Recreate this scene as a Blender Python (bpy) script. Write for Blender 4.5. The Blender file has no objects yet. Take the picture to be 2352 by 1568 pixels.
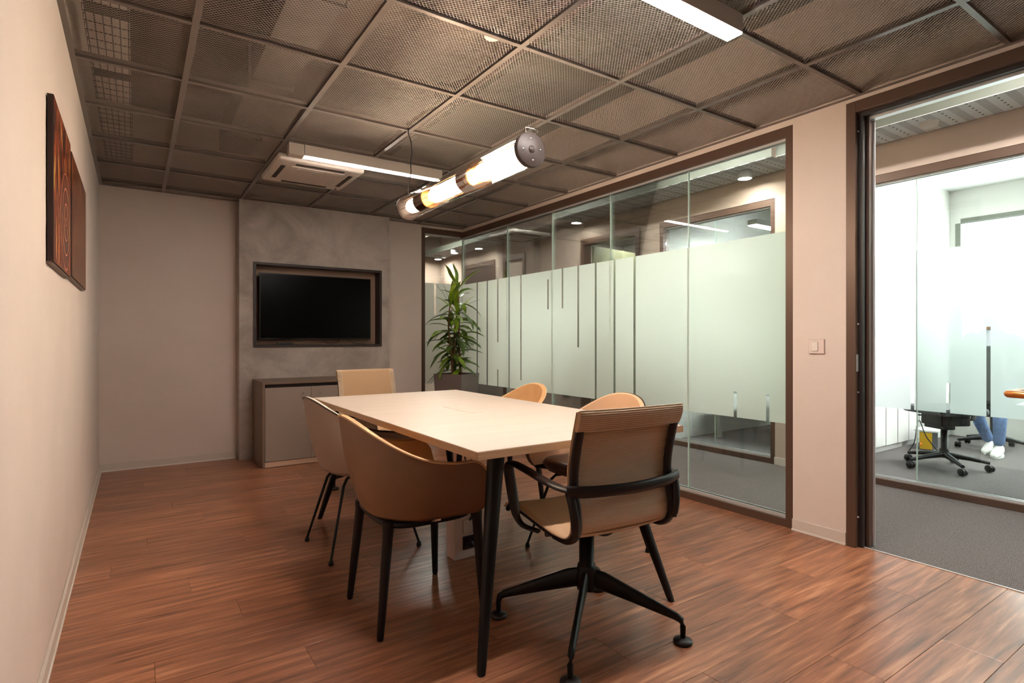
import bpy, math, random
import numpy as np
from math import sin, cos, pi, radians
from mathutils import Vector, Matrix

random.seed(7)
SC = bpy.context.scene
COL = SC.collection

# ------------------------------------------------------------------ camera, world, exposure
cam_data = bpy.data.cameras.new('camera')
cam_data.sensor_width = 36.0
cam_data.lens = 1284.0 / 2352.0 * 36.0
cam_data.shift_y = -5.0 / 2352.0
cam_data.clip_start = 0.02
cam = bpy.data.objects.new('camera', cam_data)
COL.objects.link(cam)
cam.location = (0, 0, 1.1)
cam.rotation_euler = (radians(90), 0, radians(-34.0))
SC.camera = cam

world = bpy.data.worlds.new('world')
SC.world = world
world.use_nodes = True
world.node_tree.nodes['Background'].inputs[0].default_value = (0.55, 0.62, 0.7, 1)
world.node_tree.nodes['Background'].inputs[1].default_value = 0.25

SC.view_settings.view_transform = 'Standard'
SC.view_settings.look = 'None'
SC.view_settings.gamma = 1.0
SC.view_settings.use_curve_mapping = False
SC.view_settings.exposure = 0.30
SC.cycles.use_denoising = True
SC.cycles.use_light_tree = False
SC.cycles.use_adaptive_sampling = True
SC.cycles.adaptive_threshold = 0.05
SC.cycles.max_bounces = 8
SC.cycles.diffuse_bounces = 3
SC.cycles.glossy_bounces = 4
SC.cycles.transmission_bounces = 6
SC.cycles.transparent_max_bounces = 16
SC.cycles.sample_clamp_indirect = 6.0
SC.cycles.caustics_reflective = False
SC.cycles.caustics_refractive = False

# lamp strengths (tuned together)
E_LINEAR = 142.0        # linear ceiling luminaires in the room
E_LINEAR_FAR = 100.0
E_BULB = 125.0          # pendant bulbs
E_OFFICE = 290.0        # luminaires of the offices across the corridor
E_DOWN = 260.0
E_FILL = 112.0          # unseen soffit lights and side room light, added to brighten          # corridor downlights

# ------------------------------------------------------------------ materials
def lin(c):
    out = []
    for v in c:
        v = v / 255.0
        out.append(v / 12.92 if v <= 0.04045 else ((v + 0.055) / 1.055) ** 2.4)
    return (out[0], out[1], out[2], 1.0)

def newmat(name):
    m = bpy.data.materials.new(name)
    m.use_nodes = True
    nt = m.node_tree
    b = nt.nodes['Principled BSDF']
    return m, nt, b

def mat(name, rgb, rough=0.5, metal=0.0, var=0.0, vscale=8.0, bump=0.0, bscale=200.0, stretch=(1, 1, 1),
        coat=0.0, spec=0.5, sheen=0.0, transl=0.0):
    m, nt, b = newmat(name)
    b.inputs['Base Color'].default_value = lin(rgb)
    b.inputs['Roughness'].default_value = rough
    b.inputs['Metallic'].default_value = metal
    b.inputs['Specular IOR Level'].default_value = spec
    if coat:
        b.inputs['Coat Weight'].default_value = coat
        b.inputs['Coat Roughness'].default_value = 0.15
    if sheen:
        b.inputs['Sheen Weight'].default_value = sheen
    if var or bump:
        tc = nt.nodes.new('ShaderNodeTexCoord')
        mp = nt.nodes.new('ShaderNodeMapping')
        mp.inputs['Scale'].default_value = stretch
        nt.links.new(tc.outputs['Object'], mp.inputs[0])
    if var:
        n = nt.nodes.new('ShaderNodeTexNoise')
        n.inputs['Scale'].default_value = vscale
        n.inputs['Detail'].default_value = 5
        nt.links.new(mp.outputs[0], n.inputs['Vector'])
        r = nt.nodes.new('ShaderNodeValToRGB')
        r.color_ramp.elements[0].position = 0.3
        r.color_ramp.elements[1].position = 0.7
        lo = [max(0, c * (1 - var)) for c in rgb]
        hi = [min(255, c * (1 + var)) for c in rgb]
        r.color_ramp.elements[0].color = lin(lo)
        r.color_ramp.elements[1].color = lin(hi)
        nt.links.new(n.outputs['Fac'], r.inputs[0])
        nt.links.new(r.outputs[0], b.inputs['Base Color'])
    if bump:
        n2 = nt.nodes.new('ShaderNodeTexNoise')
        n2.inputs['Scale'].default_value = bscale
        n2.inputs['Detail'].default_value = 3
        nt.links.new(mp.outputs[0], n2.inputs['Vector'])
        bp = nt.nodes.new('ShaderNodeBump')
        bp.inputs['Strength'].default_value = bump
        bp.inputs['Distance'].default_value = 0.002
        nt.links.new(n2.outputs['Fac'], bp.inputs['Height'])
        nt.links.new(bp.outputs[0], b.inputs['Normal'])
    return m

def emis(name, rgb, strength):
    m, nt, b = newmat(name)
    nt.nodes.remove(b)
    e = nt.nodes.new('ShaderNodeEmission')
    e.inputs[0].default_value = (rgb[0], rgb[1], rgb[2], 1)
    e.inputs[1].default_value = strength
    nt.links.new(e.outputs[0], nt.nodes['Material Output'].inputs[0])
    return m

def clear_glass(name, tint, refl=1.0):
    m, nt, b = newmat(name)
    nt.nodes.remove(b)
    t = nt.nodes.new('ShaderNodeBsdfTransparent')
    t.inputs[0].default_value = (tint[0], tint[1], tint[2], 1)
    g = nt.nodes.new('ShaderNodeBsdfGlossy')
    g.inputs['Roughness'].default_value = 0.01
    fr = nt.nodes.new('ShaderNodeFresnel')
    fr.inputs[0].default_value = 1.45
    mul = nt.nodes.new('ShaderNodeMath')
    mul.operation = 'MULTIPLY'
    mul.inputs[1].default_value = refl
    nt.links.new(fr.outputs[0], mul.inputs[0])
    mx = nt.nodes.new('ShaderNodeMixShader')
    nt.links.new(mul.outputs[0], mx.inputs[0])
    nt.links.new(t.outputs[0], mx.inputs[1])
    nt.links.new(g.outputs[0], mx.inputs[2])
    nt.links.new(mx.outputs[0], nt.nodes['Material Output'].inputs[0])
    return m

def frosted(name, rgb, clear=0.12):
    m, nt, b = newmat(name)
    nt.nodes.remove(b)
    tr = nt.nodes.new('ShaderNodeBsdfTranslucent')
    tr.inputs[0].default_value = lin(rgb)
    df = nt.nodes.new('ShaderNodeBsdfDiffuse')
    df.inputs[0].default_value = lin(rgb)
    tp = nt.nodes.new('ShaderNodeBsdfTransparent')
    tp.inputs[0].default_value = (0.97, 1.0, 0.98, 1)
    m1 = nt.nodes.new('ShaderNodeMixShader')
    m1.inputs[0].default_value = 0.2
    nt.links.new(tr.outputs[0], m1.inputs[1])
    nt.links.new(df.outputs[0], m1.inputs[2])
    m2 = nt.nodes.new('ShaderNodeMixShader')
    m2.inputs[0].default_value = clear
    nt.links.new(m1.outputs[0], m2.inputs[1])
    nt.links.new(tp.outputs[0], m2.inputs[2])
    nt.links.new(m2.outputs[0], nt.nodes['Material Output'].inputs[0])
    return m

def wood_floor():
    m, nt, b = newmat('vinyl_plank')
    tc = nt.nodes.new('ShaderNodeTexCoord')
    oi = nt.nodes.new('ShaderNodeObjectInfo')
    mul = nt.nodes.new('ShaderNodeVectorMath'); mul.operation = 'SCALE'
    comb = nt.nodes.new('ShaderNodeCombineXYZ')
    nt.links.new(oi.outputs['Random'], comb.inputs[0]); nt.links.new(oi.outputs['Random'], comb.inputs[1])
    nt.links.new(comb.outputs[0], mul.inputs[0]); mul.inputs['Scale'].default_value = 37.0
    add = nt.nodes.new('ShaderNodeVectorMath'); add.operation = 'ADD'
    nt.links.new(tc.outputs['Object'], add.inputs[0]); nt.links.new(mul.outputs[0], add.inputs[1])
    mp = nt.nodes.new('ShaderNodeMapping'); mp.inputs['Scale'].default_value = (1.1, 16, 1)
    nt.links.new(add.outputs[0], mp.inputs[0])
    n = nt.nodes.new('ShaderNodeTexNoise'); n.inputs['Scale'].default_value = 2.2; n.inputs['Detail'].default_value = 8
    n.inputs['Roughness'].default_value = 0.62; n.inputs['Distortion'].default_value = 0.4
    nt.links.new(mp.outputs[0], n.inputs['Vector'])
    r = nt.nodes.new('ShaderNodeValToRGB')
    cr = r.color_ramp
    cr.elements[0].position = 0.28; cr.elements[0].color = lin((84, 52, 39))
    cr.elements[1].position = 0.72; cr.elements[1].color = lin((196, 144, 110))
    e = cr.elements.new(0.45); e.color = lin((136, 86, 62))
    e = cr.elements.new(0.56); e.color = lin((162, 106, 76))
    nt.links.new(n.outputs['Fac'], r.inputs[0])
    hs = nt.nodes.new('ShaderNodeHueSaturation')
    mr = nt.nodes.new('ShaderNodeMapRange'); mr.inputs[3].default_value = 0.84; mr.inputs[4].default_value = 1.14
    nt.links.new(oi.outputs['Random'], mr.inputs[0]); nt.links.new(mr.outputs[0], hs.inputs['Value'])
    nt.links.new(r.outputs[0], hs.inputs['Color'])
    nt.links.new(hs.outputs[0], b.inputs['Base Color'])
    mp2 = nt.nodes.new('ShaderNodeMapping'); mp2.inputs['Scale'].default_value = (8, 120, 1)
    nt.links.new(add.outputs[0], mp2.inputs[0])
    n2 = nt.nodes.new('ShaderNodeTexNoise'); n2.inputs['Scale'].default_value = 3.0; n2.inputs['Detail'].default_value = 4
    nt.links.new(mp2.outputs[0], n2.inputs['Vector'])
    bp = nt.nodes.new('ShaderNodeBump'); bp.inputs['Strength'].default_value = 0.16; bp.inputs['Distance'].default_value = 0.001
    nt.links.new(n2.outputs['Fac'], bp.inputs['Height']); nt.links.new(bp.outputs[0], b.inputs['Normal'])
    b.inputs['Roughness'].default_value = 0.3
    b.inputs['Specular IOR Level'].default_value = 0.6
    return m

def carpet_mat():
    m, nt, b = newmat('corridor_carpet')
    tc = nt.nodes.new('ShaderNodeTexCoord')
    mp = nt.nodes.new('ShaderNodeMapping'); mp.inputs['Scale'].default_value = (1, 3.0, 1)
    nt.links.new(tc.outputs['Object'], mp.inputs[0])
    n = nt.nodes.new('ShaderNodeTexNoise'); n.inputs['Scale'].default_value = 42; n.inputs['Detail'].default_value = 4
    nt.links.new(mp.outputs[0], n.inputs['Vector'])
    w = nt.nodes.new('ShaderNodeTexWave'); w.bands_direction = 'Y'; w.inputs['Scale'].default_value = 46
    w.inputs['Distortion'].default_value = 5.0; w.inputs['Detail'].default_value = 3
    nt.links.new(tc.outputs['Object'], w.inputs['Vector'])
    mx = nt.nodes.new('ShaderNodeMath'); mx.operation = 'MULTIPLY'
    nt.links.new(n.outputs['Fac'], mx.inputs[0]); nt.links.new(w.outputs['Fac'], mx.inputs[1])
    r = nt.nodes.new('ShaderNodeValToRGB')
    r.color_ramp.elements[0].position = 0.1; r.color_ramp.elements[0].color = lin((82, 77, 76))
    r.color_ramp.elements[1].position = 0.55; r.color_ramp.elements[1].color = lin((122, 115, 113))
    nt.links.new(mx.outputs[0], r.inputs[0]); nt.links.new(r.outputs[0], b.inputs['Base Color'])
    bp = nt.nodes.new('ShaderNodeBump'); bp.inputs['Strength'].default_value = 0.5; bp.inputs['Distance'].default_value = 0.004
    nt.links.new(mx.outputs[0], bp.inputs['Height']); nt.links.new(bp.outputs[0], b.inputs['Normal'])
    b.inputs['Roughness'].default_value = 0.95
    b.inputs['Specular IOR Level'].default_value = 0.1
    return m

def concrete_mat():
    m, nt, b = newmat('concrete_plaster')
    tc = nt.nodes.new('ShaderNodeTexCoord')
    n = nt.nodes.new('ShaderNodeTexNoise'); n.inputs['Scale'].default_value = 2.6; n.inputs['Detail'].default_value = 9
    n.inputs['Roughness'].default_value = 0.65; n.inputs['Distortion'].default_value = 0.6
    nt.links.new(tc.outputs['Object'], n.inputs['Vector'])
    r = nt.nodes.new('ShaderNodeValToRGB')
    r.color_ramp.elements[0].position = 0.33; r.color_ramp.elements[0].color = lin((150, 138, 130))
    r.color_ramp.elements[1].position = 0.66; r.color_ramp.elements[1].color = lin((192, 180, 171))
    nt.links.new(n.outputs['Fac'], r.inputs[0]); nt.links.new(r.outputs[0], b.inputs['Base Color'])
    bp = nt.nodes.new('ShaderNodeBump'); bp.inputs['Strength'].default_value = 0.15; bp.inputs['Distance'].default_value = 0.004
    nt.links.new(n.outputs['Fac'], bp.inputs['Height']); nt.links.new(bp.outputs[0], b.inputs['Normal'])
    b.inputs['Roughness'].default_value = 0.6
    return m

def art_mat(name, ring_centre, seed, dark=1.0):
    """flat print: streaks of orange, red and dark brown with thin pale concentric rings"""
    m, nt, b = newmat(name)
    L = nt.links.new
    tc = nt.nodes.new('ShaderNodeTexCoord')
    mp = nt.nodes.new('ShaderNodeMapping'); mp.inputs['Rotation'].default_value = (radians(14), 0, 0)
    mp.inputs['Scale'].default_value = (1, 9.0, 1.3); mp.inputs['Location'].default_value = (seed, seed, 0)
    L(tc.outputs['Object'], mp.inputs[0])
    n = nt.nodes.new('ShaderNodeTexNoise'); n.inputs['Scale'].default_value = 3.4; n.inputs['Detail'].default_value = 8
    n.inputs['Distortion'].default_value = 1.0
    L(mp.outputs[0], n.inputs['Vector'])
    r = nt.nodes.new('ShaderNodeValToRGB'); cr = r.color_ramp
    cr.elements[0].position = 0.30; cr.elements[0].color = lin((28, 14, 12))
    cr.elements[1].position = 0.74; cr.elements[1].color = lin((226, 176, 96))
    for p, c in ((0.42, (66, 30, 20)), (0.5, (142, 62, 28)), (0.56, (196, 74, 36)), (0.62, (58, 34, 30)), (0.68, (206, 120, 52))):
        e = cr.elements.new(p); e.color = lin(c)
    mrr = nt.nodes.new('ShaderNodeMapRange'); mrr.inputs[1].default_value = 0.36; mrr.inputs[2].default_value = 0.66; mrr.inputs[3].default_value = 0.28; mrr.inputs[4].default_value = 0.78
    L(n.outputs['Fac'], mrr.inputs[0]); L(mrr.outputs[0], r.inputs[0])
    # rings
    mp2 = nt.nodes.new('ShaderNodeMapping')
    mp2.inputs['Location'].default_value = (0, -ring_centre[0], -ring_centre[1])
    L(tc.outputs['Object'], mp2.inputs[0])
    sep = nt.nodes.new('ShaderNodeSeparateXYZ'); L(mp2.outputs[0], sep.inputs[0])
    comb = nt.nodes.new('ShaderNodeCombineXYZ'); L(sep.outputs[1], comb.inputs[0]); L(sep.outputs[2], comb.inputs[1])
    ln = nt.nodes.new('ShaderNodeVectorMath'); ln.operation = 'LENGTH'; L(comb.outputs[0], ln.inputs[0])
    sc = nt.nodes.new('ShaderNodeMath'); sc.operation = 'MULTIPLY'; sc.inputs[1].default_value = 110.0
    L(ln.outputs['Value'], sc.inputs[0])
    sn = nt.nodes.new('ShaderNodeMath'); sn.operation = 'SINE'; L(sc.outputs[0], sn.inputs[0])
    g = nt.nodes.new('ShaderNodeMath'); g.operation = 'GREATER_THAN'; g.inputs[1].default_value = 0.94; L(sn.outputs[0], g.inputs[0])
    lt = nt.nodes.new('ShaderNodeMath'); lt.operation = 'LESS_THAN'; lt.inputs[1].default_value = 0.19; L(ln.outputs['Value'], lt.inputs[0])
    an = nt.nodes.new('ShaderNodeMath'); an.operation = 'MULTIPLY'; L(g.outputs[0], an.inputs[0]); L(lt.outputs[0], an.inputs[1])
    dk = nt.nodes.new('ShaderNodeMix'); dk.data_type = 'RGBA'
    fa = nt.nodes.new('ShaderNodeMath'); fa.operation = 'MULTIPLY'; fa.inputs[1].default_value = 0.55; L(lt.outputs[0], fa.inputs[0])
    L(fa.outputs[0], dk.inputs[0]); L(r.outputs[0], dk.inputs[6]); dk.inputs[7].default_value = lin((74, 42, 36))
    mx = nt.nodes.new('ShaderNodeMix'); mx.data_type = 'RGBA'
    L(an.outputs[0], mx.inputs[0]); L(dk.outputs[2], mx.inputs[6]); mx.inputs[7].default_value = lin((206, 132, 100))
    hsv = nt.nodes.new('ShaderNodeHueSaturation'); hsv.inputs['Value'].default_value = dark; L(mx.outputs[2], hsv.inputs['Color']); L(hsv.outputs[0], b.inputs['Base Color'])
    b.inputs['Roughness'].default_value = 0.25
    return m

def perforated_mat():
    """white painted steel with rows of small punched slots and round holes"""
    m, nt, b = newmat('perforated_white_steel')
    L = nt.links.new
    tc = nt.nodes.new('ShaderNodeTexCoord')
    sep = nt.nodes.new('ShaderNodeSeparateXYZ'); L(tc.outputs['Object'], sep.inputs[0])
    def frac(out, k):
        a = nt.nodes.new('ShaderNodeMath'); a.operation = 'MULTIPLY'; a.inputs[1].default_value = k; L(out, a.inputs[0])
        f = nt.nodes.new('ShaderNodeMath'); f.operation = 'FRACT'; L(a.outputs[0], f.inputs[0])
        return f.outputs[0]
    def cmp(out, op, v):
        a = nt.nodes.new('ShaderNodeMath'); a.operation = op; a.inputs[1].default_value = v; L(out, a.inputs[0])
        return a.outputs[0]
    def mul(a_, b_):
        a = nt.nodes.new('ShaderNodeMath'); a.operation = 'MULTIPLY'; L(a_, a.inputs[0]); L(b_, a.inputs[1]); return a.outputs[0]
    fy = frac(sep.outputs[1], 7.0)          # repeats every 14 cm along the tray
    fx = frac(sep.outputs[0], 34.0)
    slot = mul(cmp(fy, 'LESS_THAN', 0.36), cmp(fx, 'LESS_THAN', 0.30))
    fx2 = frac(sep.outputs[0], 17.0)
    hole = mul(mul(cmp(fy, 'GREATER_THAN', 0.62), cmp(fy, 'LESS_THAN', 0.70)), cmp(fx2, 'LESS_THAN', 0.32))
    add = nt.nodes.new('ShaderNodeMath'); add.operation = 'ADD'; add.use_clamp = True; L(slot, add.inputs[0]); L(hole, add.inputs[1])
    mx = nt.nodes.new('ShaderNodeMix'); mx.data_type = 'RGBA'; L(add.outputs[0], mx.inputs[0])
    mx.inputs[6].default_value = lin((246, 247, 245)); mx.inputs[7].default_value = lin((84, 84, 82))  # sheet whitened to stand in for light on the tray underside
    L(mx.outputs[2], b.inputs['Base Color'])
    b.inputs['Roughness'].default_value = 0.5
    return m

M = {}
M['wall'] = mat('wall_paint', (222, 206, 196), 0.85, var=0.015, vscale=3, bump=0.05, bscale=300)
M['wall_white'] = mat('office_wall_paint', (232, 230, 224), 0.85)
M['wall_hall'] = mat('corridor_wall_paint', (188, 168, 154), 0.85)
M['base'] = mat('skirting_paint', (212, 200, 190), 0.45)
M['base_edge'] = mat('skirting_foot', (235, 228, 220), 0.35)
M['floor'] = wood_floor()
M['sub'] = mat('floor_joint', (58, 34, 26), 0.8)
M['carpet'] = carpet_mat()
M['concrete'] = concrete_mat()
M['mesh_metal'] = mat('expanded_metal', (206, 194, 186), 0.45, metal=0.2)
M['bar'] = mat('ceiling_bar_metal', (122, 112, 106), 0.3, metal=0.3)
M['plenum'] = mat('ceiling_void_slab', (120, 108, 100), 0.9, var=0.15, vscale=2)
M['duct'] = mat('galvanised_duct', (118, 110, 104), 0.6, metal=0.2, var=0.08)
M['tray'] = mat('cable_tray_wire', (92, 80, 74), 0.5, metal=0.3)
M['pale_board'] = mat('pale_cable_board', (232, 220, 210), 0.7)
M['frame'] = mat('bronze_aluminium', (92, 70, 58), 0.4, metal=0.25)
M['frame_dark'] = mat('dark_gasket', (36, 30, 30), 0.45)
M['silver'] = mat('brushed_aluminium', (218, 218, 218), 0.35, metal=0.5)
M['glass'] = clear_glass('clear_pane_glass', (0.93, 0.965, 0.945), 0.75)
M['joint'] = mat('glass_edge', (206, 226, 214), 0.25)
M['film'] = frosted('frosted_film', (252, 253, 240), 0.035)
M['film_far'] = frosted('frosted_film_office', (240, 243, 242), 0.08)
M['tabletop'] = mat('table_laminate', (196, 182, 172), 0.42, var=0.02, vscale=1.5, stretch=(1, 10, 1), spec=0.4)
M['table_edge'] = mat('table_edge_band', (206, 168, 132), 0.5, var=0.05, vscale=6, stretch=(1, 1, 12))
M['black'] = mat('black_powder_coat', (11, 10, 10), 0.45, spec=0.3)
M['black_wood'] = mat('black_stained_wood', (22, 15, 13), 0.5, spec=0.3, var=0.15, vscale=5, stretch=(8, 8, 1))
M['camel'] = mat('camel_leather', (120, 86, 61), 0.42, var=0.04, vscale=6, bump=0.15, bscale=260)
M['camel_in'] = mat('camel_fabric', (204, 156, 106), 0.6, var=0.03, vscale=10, bump=0.2, bscale=400)
M['camel_pipe'] = mat('camel_piping', (222, 182, 138), 0.5)
M['taupe'] = mat('taupe_shell', (158, 136, 122), 0.5, bump=0.1, bscale=300)
M['cream'] = mat('cream_fabric', (228, 214, 200), 0.75, bump=0.2, bscale=400)
M['tan'] = mat('tan_fabric', (208, 166, 130), 0.6, bump=0.2, bscale=400)
M['dark_leather'] = mat('dark_brown_leather', (84, 60, 50), 0.35, bump=0.1, bscale=200)
M['dark_pipe'] = mat('dark_piping', (62, 48, 42), 0.5)
M['sling'] = mat('sling_sheet', (190, 154, 116), 0.7)
M['rib'] = mat('sling_ribs', (232, 212, 188), 0.55)
M['sling_pale'] = mat('sling_pale', (226, 206, 186), 0.7)
M['rail'] = mat('dark_brown_nylon', (30, 22, 21), 0.4, spec=0.4)
M['cab'] = mat('cabinet_door_laminate', (150, 134, 124), 0.42, var=0.02, vscale=3)
M['cab_body'] = mat('cabinet_carcass', (118, 98, 84), 0.45)
M['cab_gap'] = mat('cabinet_recess', (40, 26, 22), 0.7)
M['plinth'] = mat('cabinet_plinth', (206, 172, 148), 0.4)
M['chrome'] = mat('chrome', (220, 220, 222), 0.15, metal=1.0)
M['screen'] = mat('tv_glass', (3, 3, 3), 0.22, spec=0.10)
M['bezel'] = mat('tv_bezel', (16, 15, 16), 0.35)
M['niche'] = mat('niche_lining', (160, 130, 110), 0.6)
M['niche_frame'] = mat('niche_frame_paint', (40, 27, 25), 0.5)
M['white_plastic'] = mat('white_plastic', (232, 222, 212), 0.45)
M['slot'] = mat('louver_slot', (52, 44, 40), 0.6)
M['grille_dots'] = mat('intake_grille', (226, 216, 206), 0.6)
M['housing'] = mat('luminaire_housing', (206, 194, 182), 0.5)
M['brass'] = mat('brass', (196, 138, 76), 0.28, metal=0.9)
M['cap'] = mat('pendant_cap_bronze', (60, 49, 45), 0.5, metal=0.1)
M['tube_glass'] = clear_glass('pendant_tube_glass', (0.98, 0.965, 0.94), 0.9)
M['cord'] = mat('black_cord', (22, 18, 17), 0.6)
M['leaf'] = mat('leaf_green', (104, 130, 34), 0.38, var=0.3, vscale=9)
M['leaf_dark'] = mat('leaf_dark_green', (62, 84, 26), 0.38, var=0.25, vscale=9)
M['leaf_young'] = mat('leaf_yellow_green', (150, 168, 40), 0.4, var=0.2, vscale=7)
M['cane'] = mat('plant_cane', (112, 74, 44), 0.8, var=0.2, vscale=20, bump=0.4, bscale=60)
M['pot'] = mat('grey_brown_planter', (118, 106, 102), 0.22)
M['soil'] = mat('potting_soil', (40, 28, 22), 0.95, bump=0.8, bscale=80)
M['socket_dark'] = mat('dark_socket', (34, 30, 30), 0.4)
M['switch'] = mat('switch_plastic', (226, 206, 196), 0.4)
M['canvas_side'] = mat('canvas_side_brown', (44, 22, 16), 0.6)
M['art_a'] = art_mat('gear_print_large', (0.11, -0.08), 0.3)
M['art_b'] = art_mat('gear_print_small', (2.0, 0.0), 2.7, 0.5)
M['perf'] = perforated_mat()
M['tray_side'] = mat('tray_shade_grey', (118, 121, 110), 0.5)  # shade on the tray sides put into the colour; plain grey elsewhere
M['void_dark'] = mat('corridor_void', (104, 108, 98), 0.9, var=0.15, vscale=1.5)
M['door_brown'] = mat('dark_brown_door', (60, 40, 36), 0.5)
M['door_olive'] = mat('olive_room_wall', (150, 148, 122), 0.7)
M['olive_leaf'] = mat('olive_door_leaf', (132, 134, 106), 0.5)
M['door_lit_pink'] = mat('lit_doorway_pink', (238, 216, 202), 0.6)  # pale pink stands in for light in a door opening
M['anthracite'] = mat('anthracite_box', (70, 72, 74), 0.5)
M['yellow'] = mat('yellow_plastic', (206, 160, 22), 0.5)
M['jeans'] = mat('blue_denim', (92, 116, 158), 0.85, var=0.12, vscale=30)
M['shoe'] = mat('white_shoe', (222, 220, 214), 0.6)
M['shirt'] = mat('grey_shirt', (150, 152, 158), 0.85)
M['skin'] = mat('skin', (206, 160, 132), 0.55)
M['hair'] = mat('dark_hair', (46, 32, 24), 0.6)
M['white'] = mat('white_paint', (238, 238, 236), 0.5)
M['wood_orange'] = mat('polished_orange_brass', (224, 138, 66), 0.22, metal=0.55)
M['led'] = emis('led_diffuser', (1.0, 0.925, 0.865), E_LINEAR)
M['led_far'] = emis('led_diffuser_dimmed', (1.0, 0.86, 0.74), E_LINEAR_FAR)
M['bulb'] = emis('warm_bulb', (1.0, 0.80, 0.60), E_BULB)
M['led_cool'] = emis('office_led', (0.96, 0.98, 1.0), E_OFFICE)
M['led_fill'] = emis('added_fill_led', (1.0, 0.97, 0.90), E_FILL)  # used only by the added corridor and side room lights
M['down'] = emis('downlight_lens', (1.0, 0.95, 0.86), E_DOWN)
M['daylight'] = emis('office_window_daylight', (0.93, 0.97, 1.0), 8.0)
M['red_led'] = emis('red_indicator', (1.0, 0.1, 0.05), 3.0)

# ------------------------------------------------------------------ mesh building
class MB:
    def __init__(s):
        s.v = []; s.f = []; s.mi = []; s.sm = []
    def add(s, verts, faces, mi=0, smooth=False):
        o = len(s.v)
        s.v.extend([tuple(p) for p in verts])
        for f in faces:
            s.f.append(tuple(i + o for i in f)); s.mi.append(mi); s.sm.append(smooth)
        return s
    def box(s, x0, x1, y0, y1, z0, z1, mi=0):
        vs = [(x0, y0, z0), (x1, y0, z0), (x1, y1, z0), (x0, y1, z0), (x0, y0, z1), (x1, y0, z1), (x1, y1, z1), (x0, y1, z1)]
        return s.add(vs, [(0, 3, 2, 1), (4, 5, 6, 7), (0, 1, 5, 4), (1, 2, 6, 5), (2, 3, 7, 6), (3, 0, 4, 7)], mi)
    def rings(s, rings, caps=True, closed=False, mi=0, smooth=True):
        n = len(rings[0]); vs = [p for r in rings for p in r]; fs = []
        m = len(rings)
        for i in range(m if closed else m - 1):
            a = i * n; b = ((i + 1) % m) * n
            for j in range(n):
                k = (j + 1) % n
                fs.append((a + j, a + k, b + k, b + j))
        s.add(vs, fs, mi, smooth)
        if caps and not closed:
            s.add(rings[0], [tuple(range(n))[::-1]], mi, False)
            s.add(rings[-1], [tuple(range(n))], mi, False)
        return s
    def tube(s, pts, r, n=10, mi=0, caps=True, closed=False, up=(0, 0, 1), flat=1.0, smooth=True, phase=0.0):
        """swept tube; r is a number or a list; flat scales the second cross axis"""
        pts = [Vector(p) for p in pts]
        m = len(pts)
        if not hasattr(r, '__len__'):
            r = [r] * m
        rings = []
        for i, p in enumerate(pts):
            if closed:
                t = pts[(i + 1) % m] - pts[i - 1]
            else:
                t = pts[min(i + 1, m - 1)] - pts[max(i - 1, 0)]
            t.normalize()
            u = Vector(up)
            if abs(t.dot(u)) > 0.98:
                u = Vector((0, 1, 0)) if abs(t.y) < 0.9 else Vector((1, 0, 0))
            a = t.cross(u).normalized(); b = a.cross(t).normalized()
            ra = r[i] if not hasattr(r[i], '__len__') else r[i][0]
            rb = r[i] * flat if not hasattr(r[i], '__len__') else r[i][1]
            rings.append([tuple(p + a * (ra * cos(2 * pi * j / n + phase)) + b * (rb * sin(2 * pi * j / n + phase))) for j in range(n)])
        return s.rings(rings, caps, closed, mi, smooth)
    def lathe(s, prof, n=24, c=(0, 0, 0), axis='z', mi=0, smooth=True):
        rings = []
        for r, h in prof:
            ring = []
            for j in range(n):
                a = 2 * pi * j / n
                if axis == 'z':
                    ring.append((c[0] + r * cos(a), c[1] + r * sin(a), c[2] + h))
                elif axis == 'y':
                    ring.append((c[0] + r * cos(a), c[1] + h, c[2] + r * sin(a)))
                else:
                    ring.append((c[0] + h, c[1] + r * cos(a), c[2] + r * sin(a)))
            rings.append(ring)
        return s.rings(rings, True, False, mi, smooth)
    def grid(s, pts, mi=0, smooth=True, flip=False):
        m = len(pts); n = len(pts[0])
        fs = []
        for i in range(m - 1):
            for j in range(n - 1):
                q = (i * n + j, i * n + j + 1, (i + 1) * n + j + 1, (i + 1) * n + j)
                fs.append(q[::-1] if flip else q)
        return s.add([p for r in pts for p in r], fs, mi, smooth)
    def mesh(s, name, mats):
        me = bpy.data.meshes.new(name)
        me.from_pydata(s.v, [], s.f)
        if not isinstance(mats, (list, tuple)):
            mats = [mats]
        for m in mats:
            me.materials.append(m)
        me.polygons.foreach_set('material_index', s.mi)
        me.polygons.foreach_set('use_smooth', s.sm)
        me.update()
        return me

def link(name, me, parent=None, loc=None, bevel=0, sub=0, rot=None):
    o = bpy.data.objects.new(name, me)
    COL.objects.link(o)
    if parent is not None:
        o.parent = parent
    if loc is not None:
        o.location = loc
    if rot is not None:
        o.rotation_euler = rot
    if bevel:
        b = o.modifiers.new('bevel', 'BEVEL'); b.width = bevel; b.segments = 2; b.limit_method = 'ANGLE'; b.angle_limit = radians(50)
    if sub:
        b = o.modifiers.new('subdivision', 'SUBSURF'); b.levels = sub; b.render_levels = sub
    return o

def obj(name, mb, m, parent=None, **kw):
    return link(name, mb.mesh(name, m), parent, **kw)

def tag(o, label=None, cat=None, group=None, kind=None):
    if label: o['label'] = label
    if cat: o['category'] = cat
    if group: o['group'] = group
    if kind: o['kind'] = kind
    return o

def empty(name, loc=(0, 0, 0), rz=0.0):
    o = bpy.data.objects.new(name, None)
    o.empty_display_size = 0.1
    COL.objects.link(o)
    o.location = loc
    o.rotation_euler = (0, 0, rz)
    return o

def box_obj(name, x0, x1, y0, y1, z0, z1, m, parent=None, bevel=0):
    return obj(name, MB().box(x0, x1, y0, y1, z0, z1), m, parent, bevel=bevel)

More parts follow.
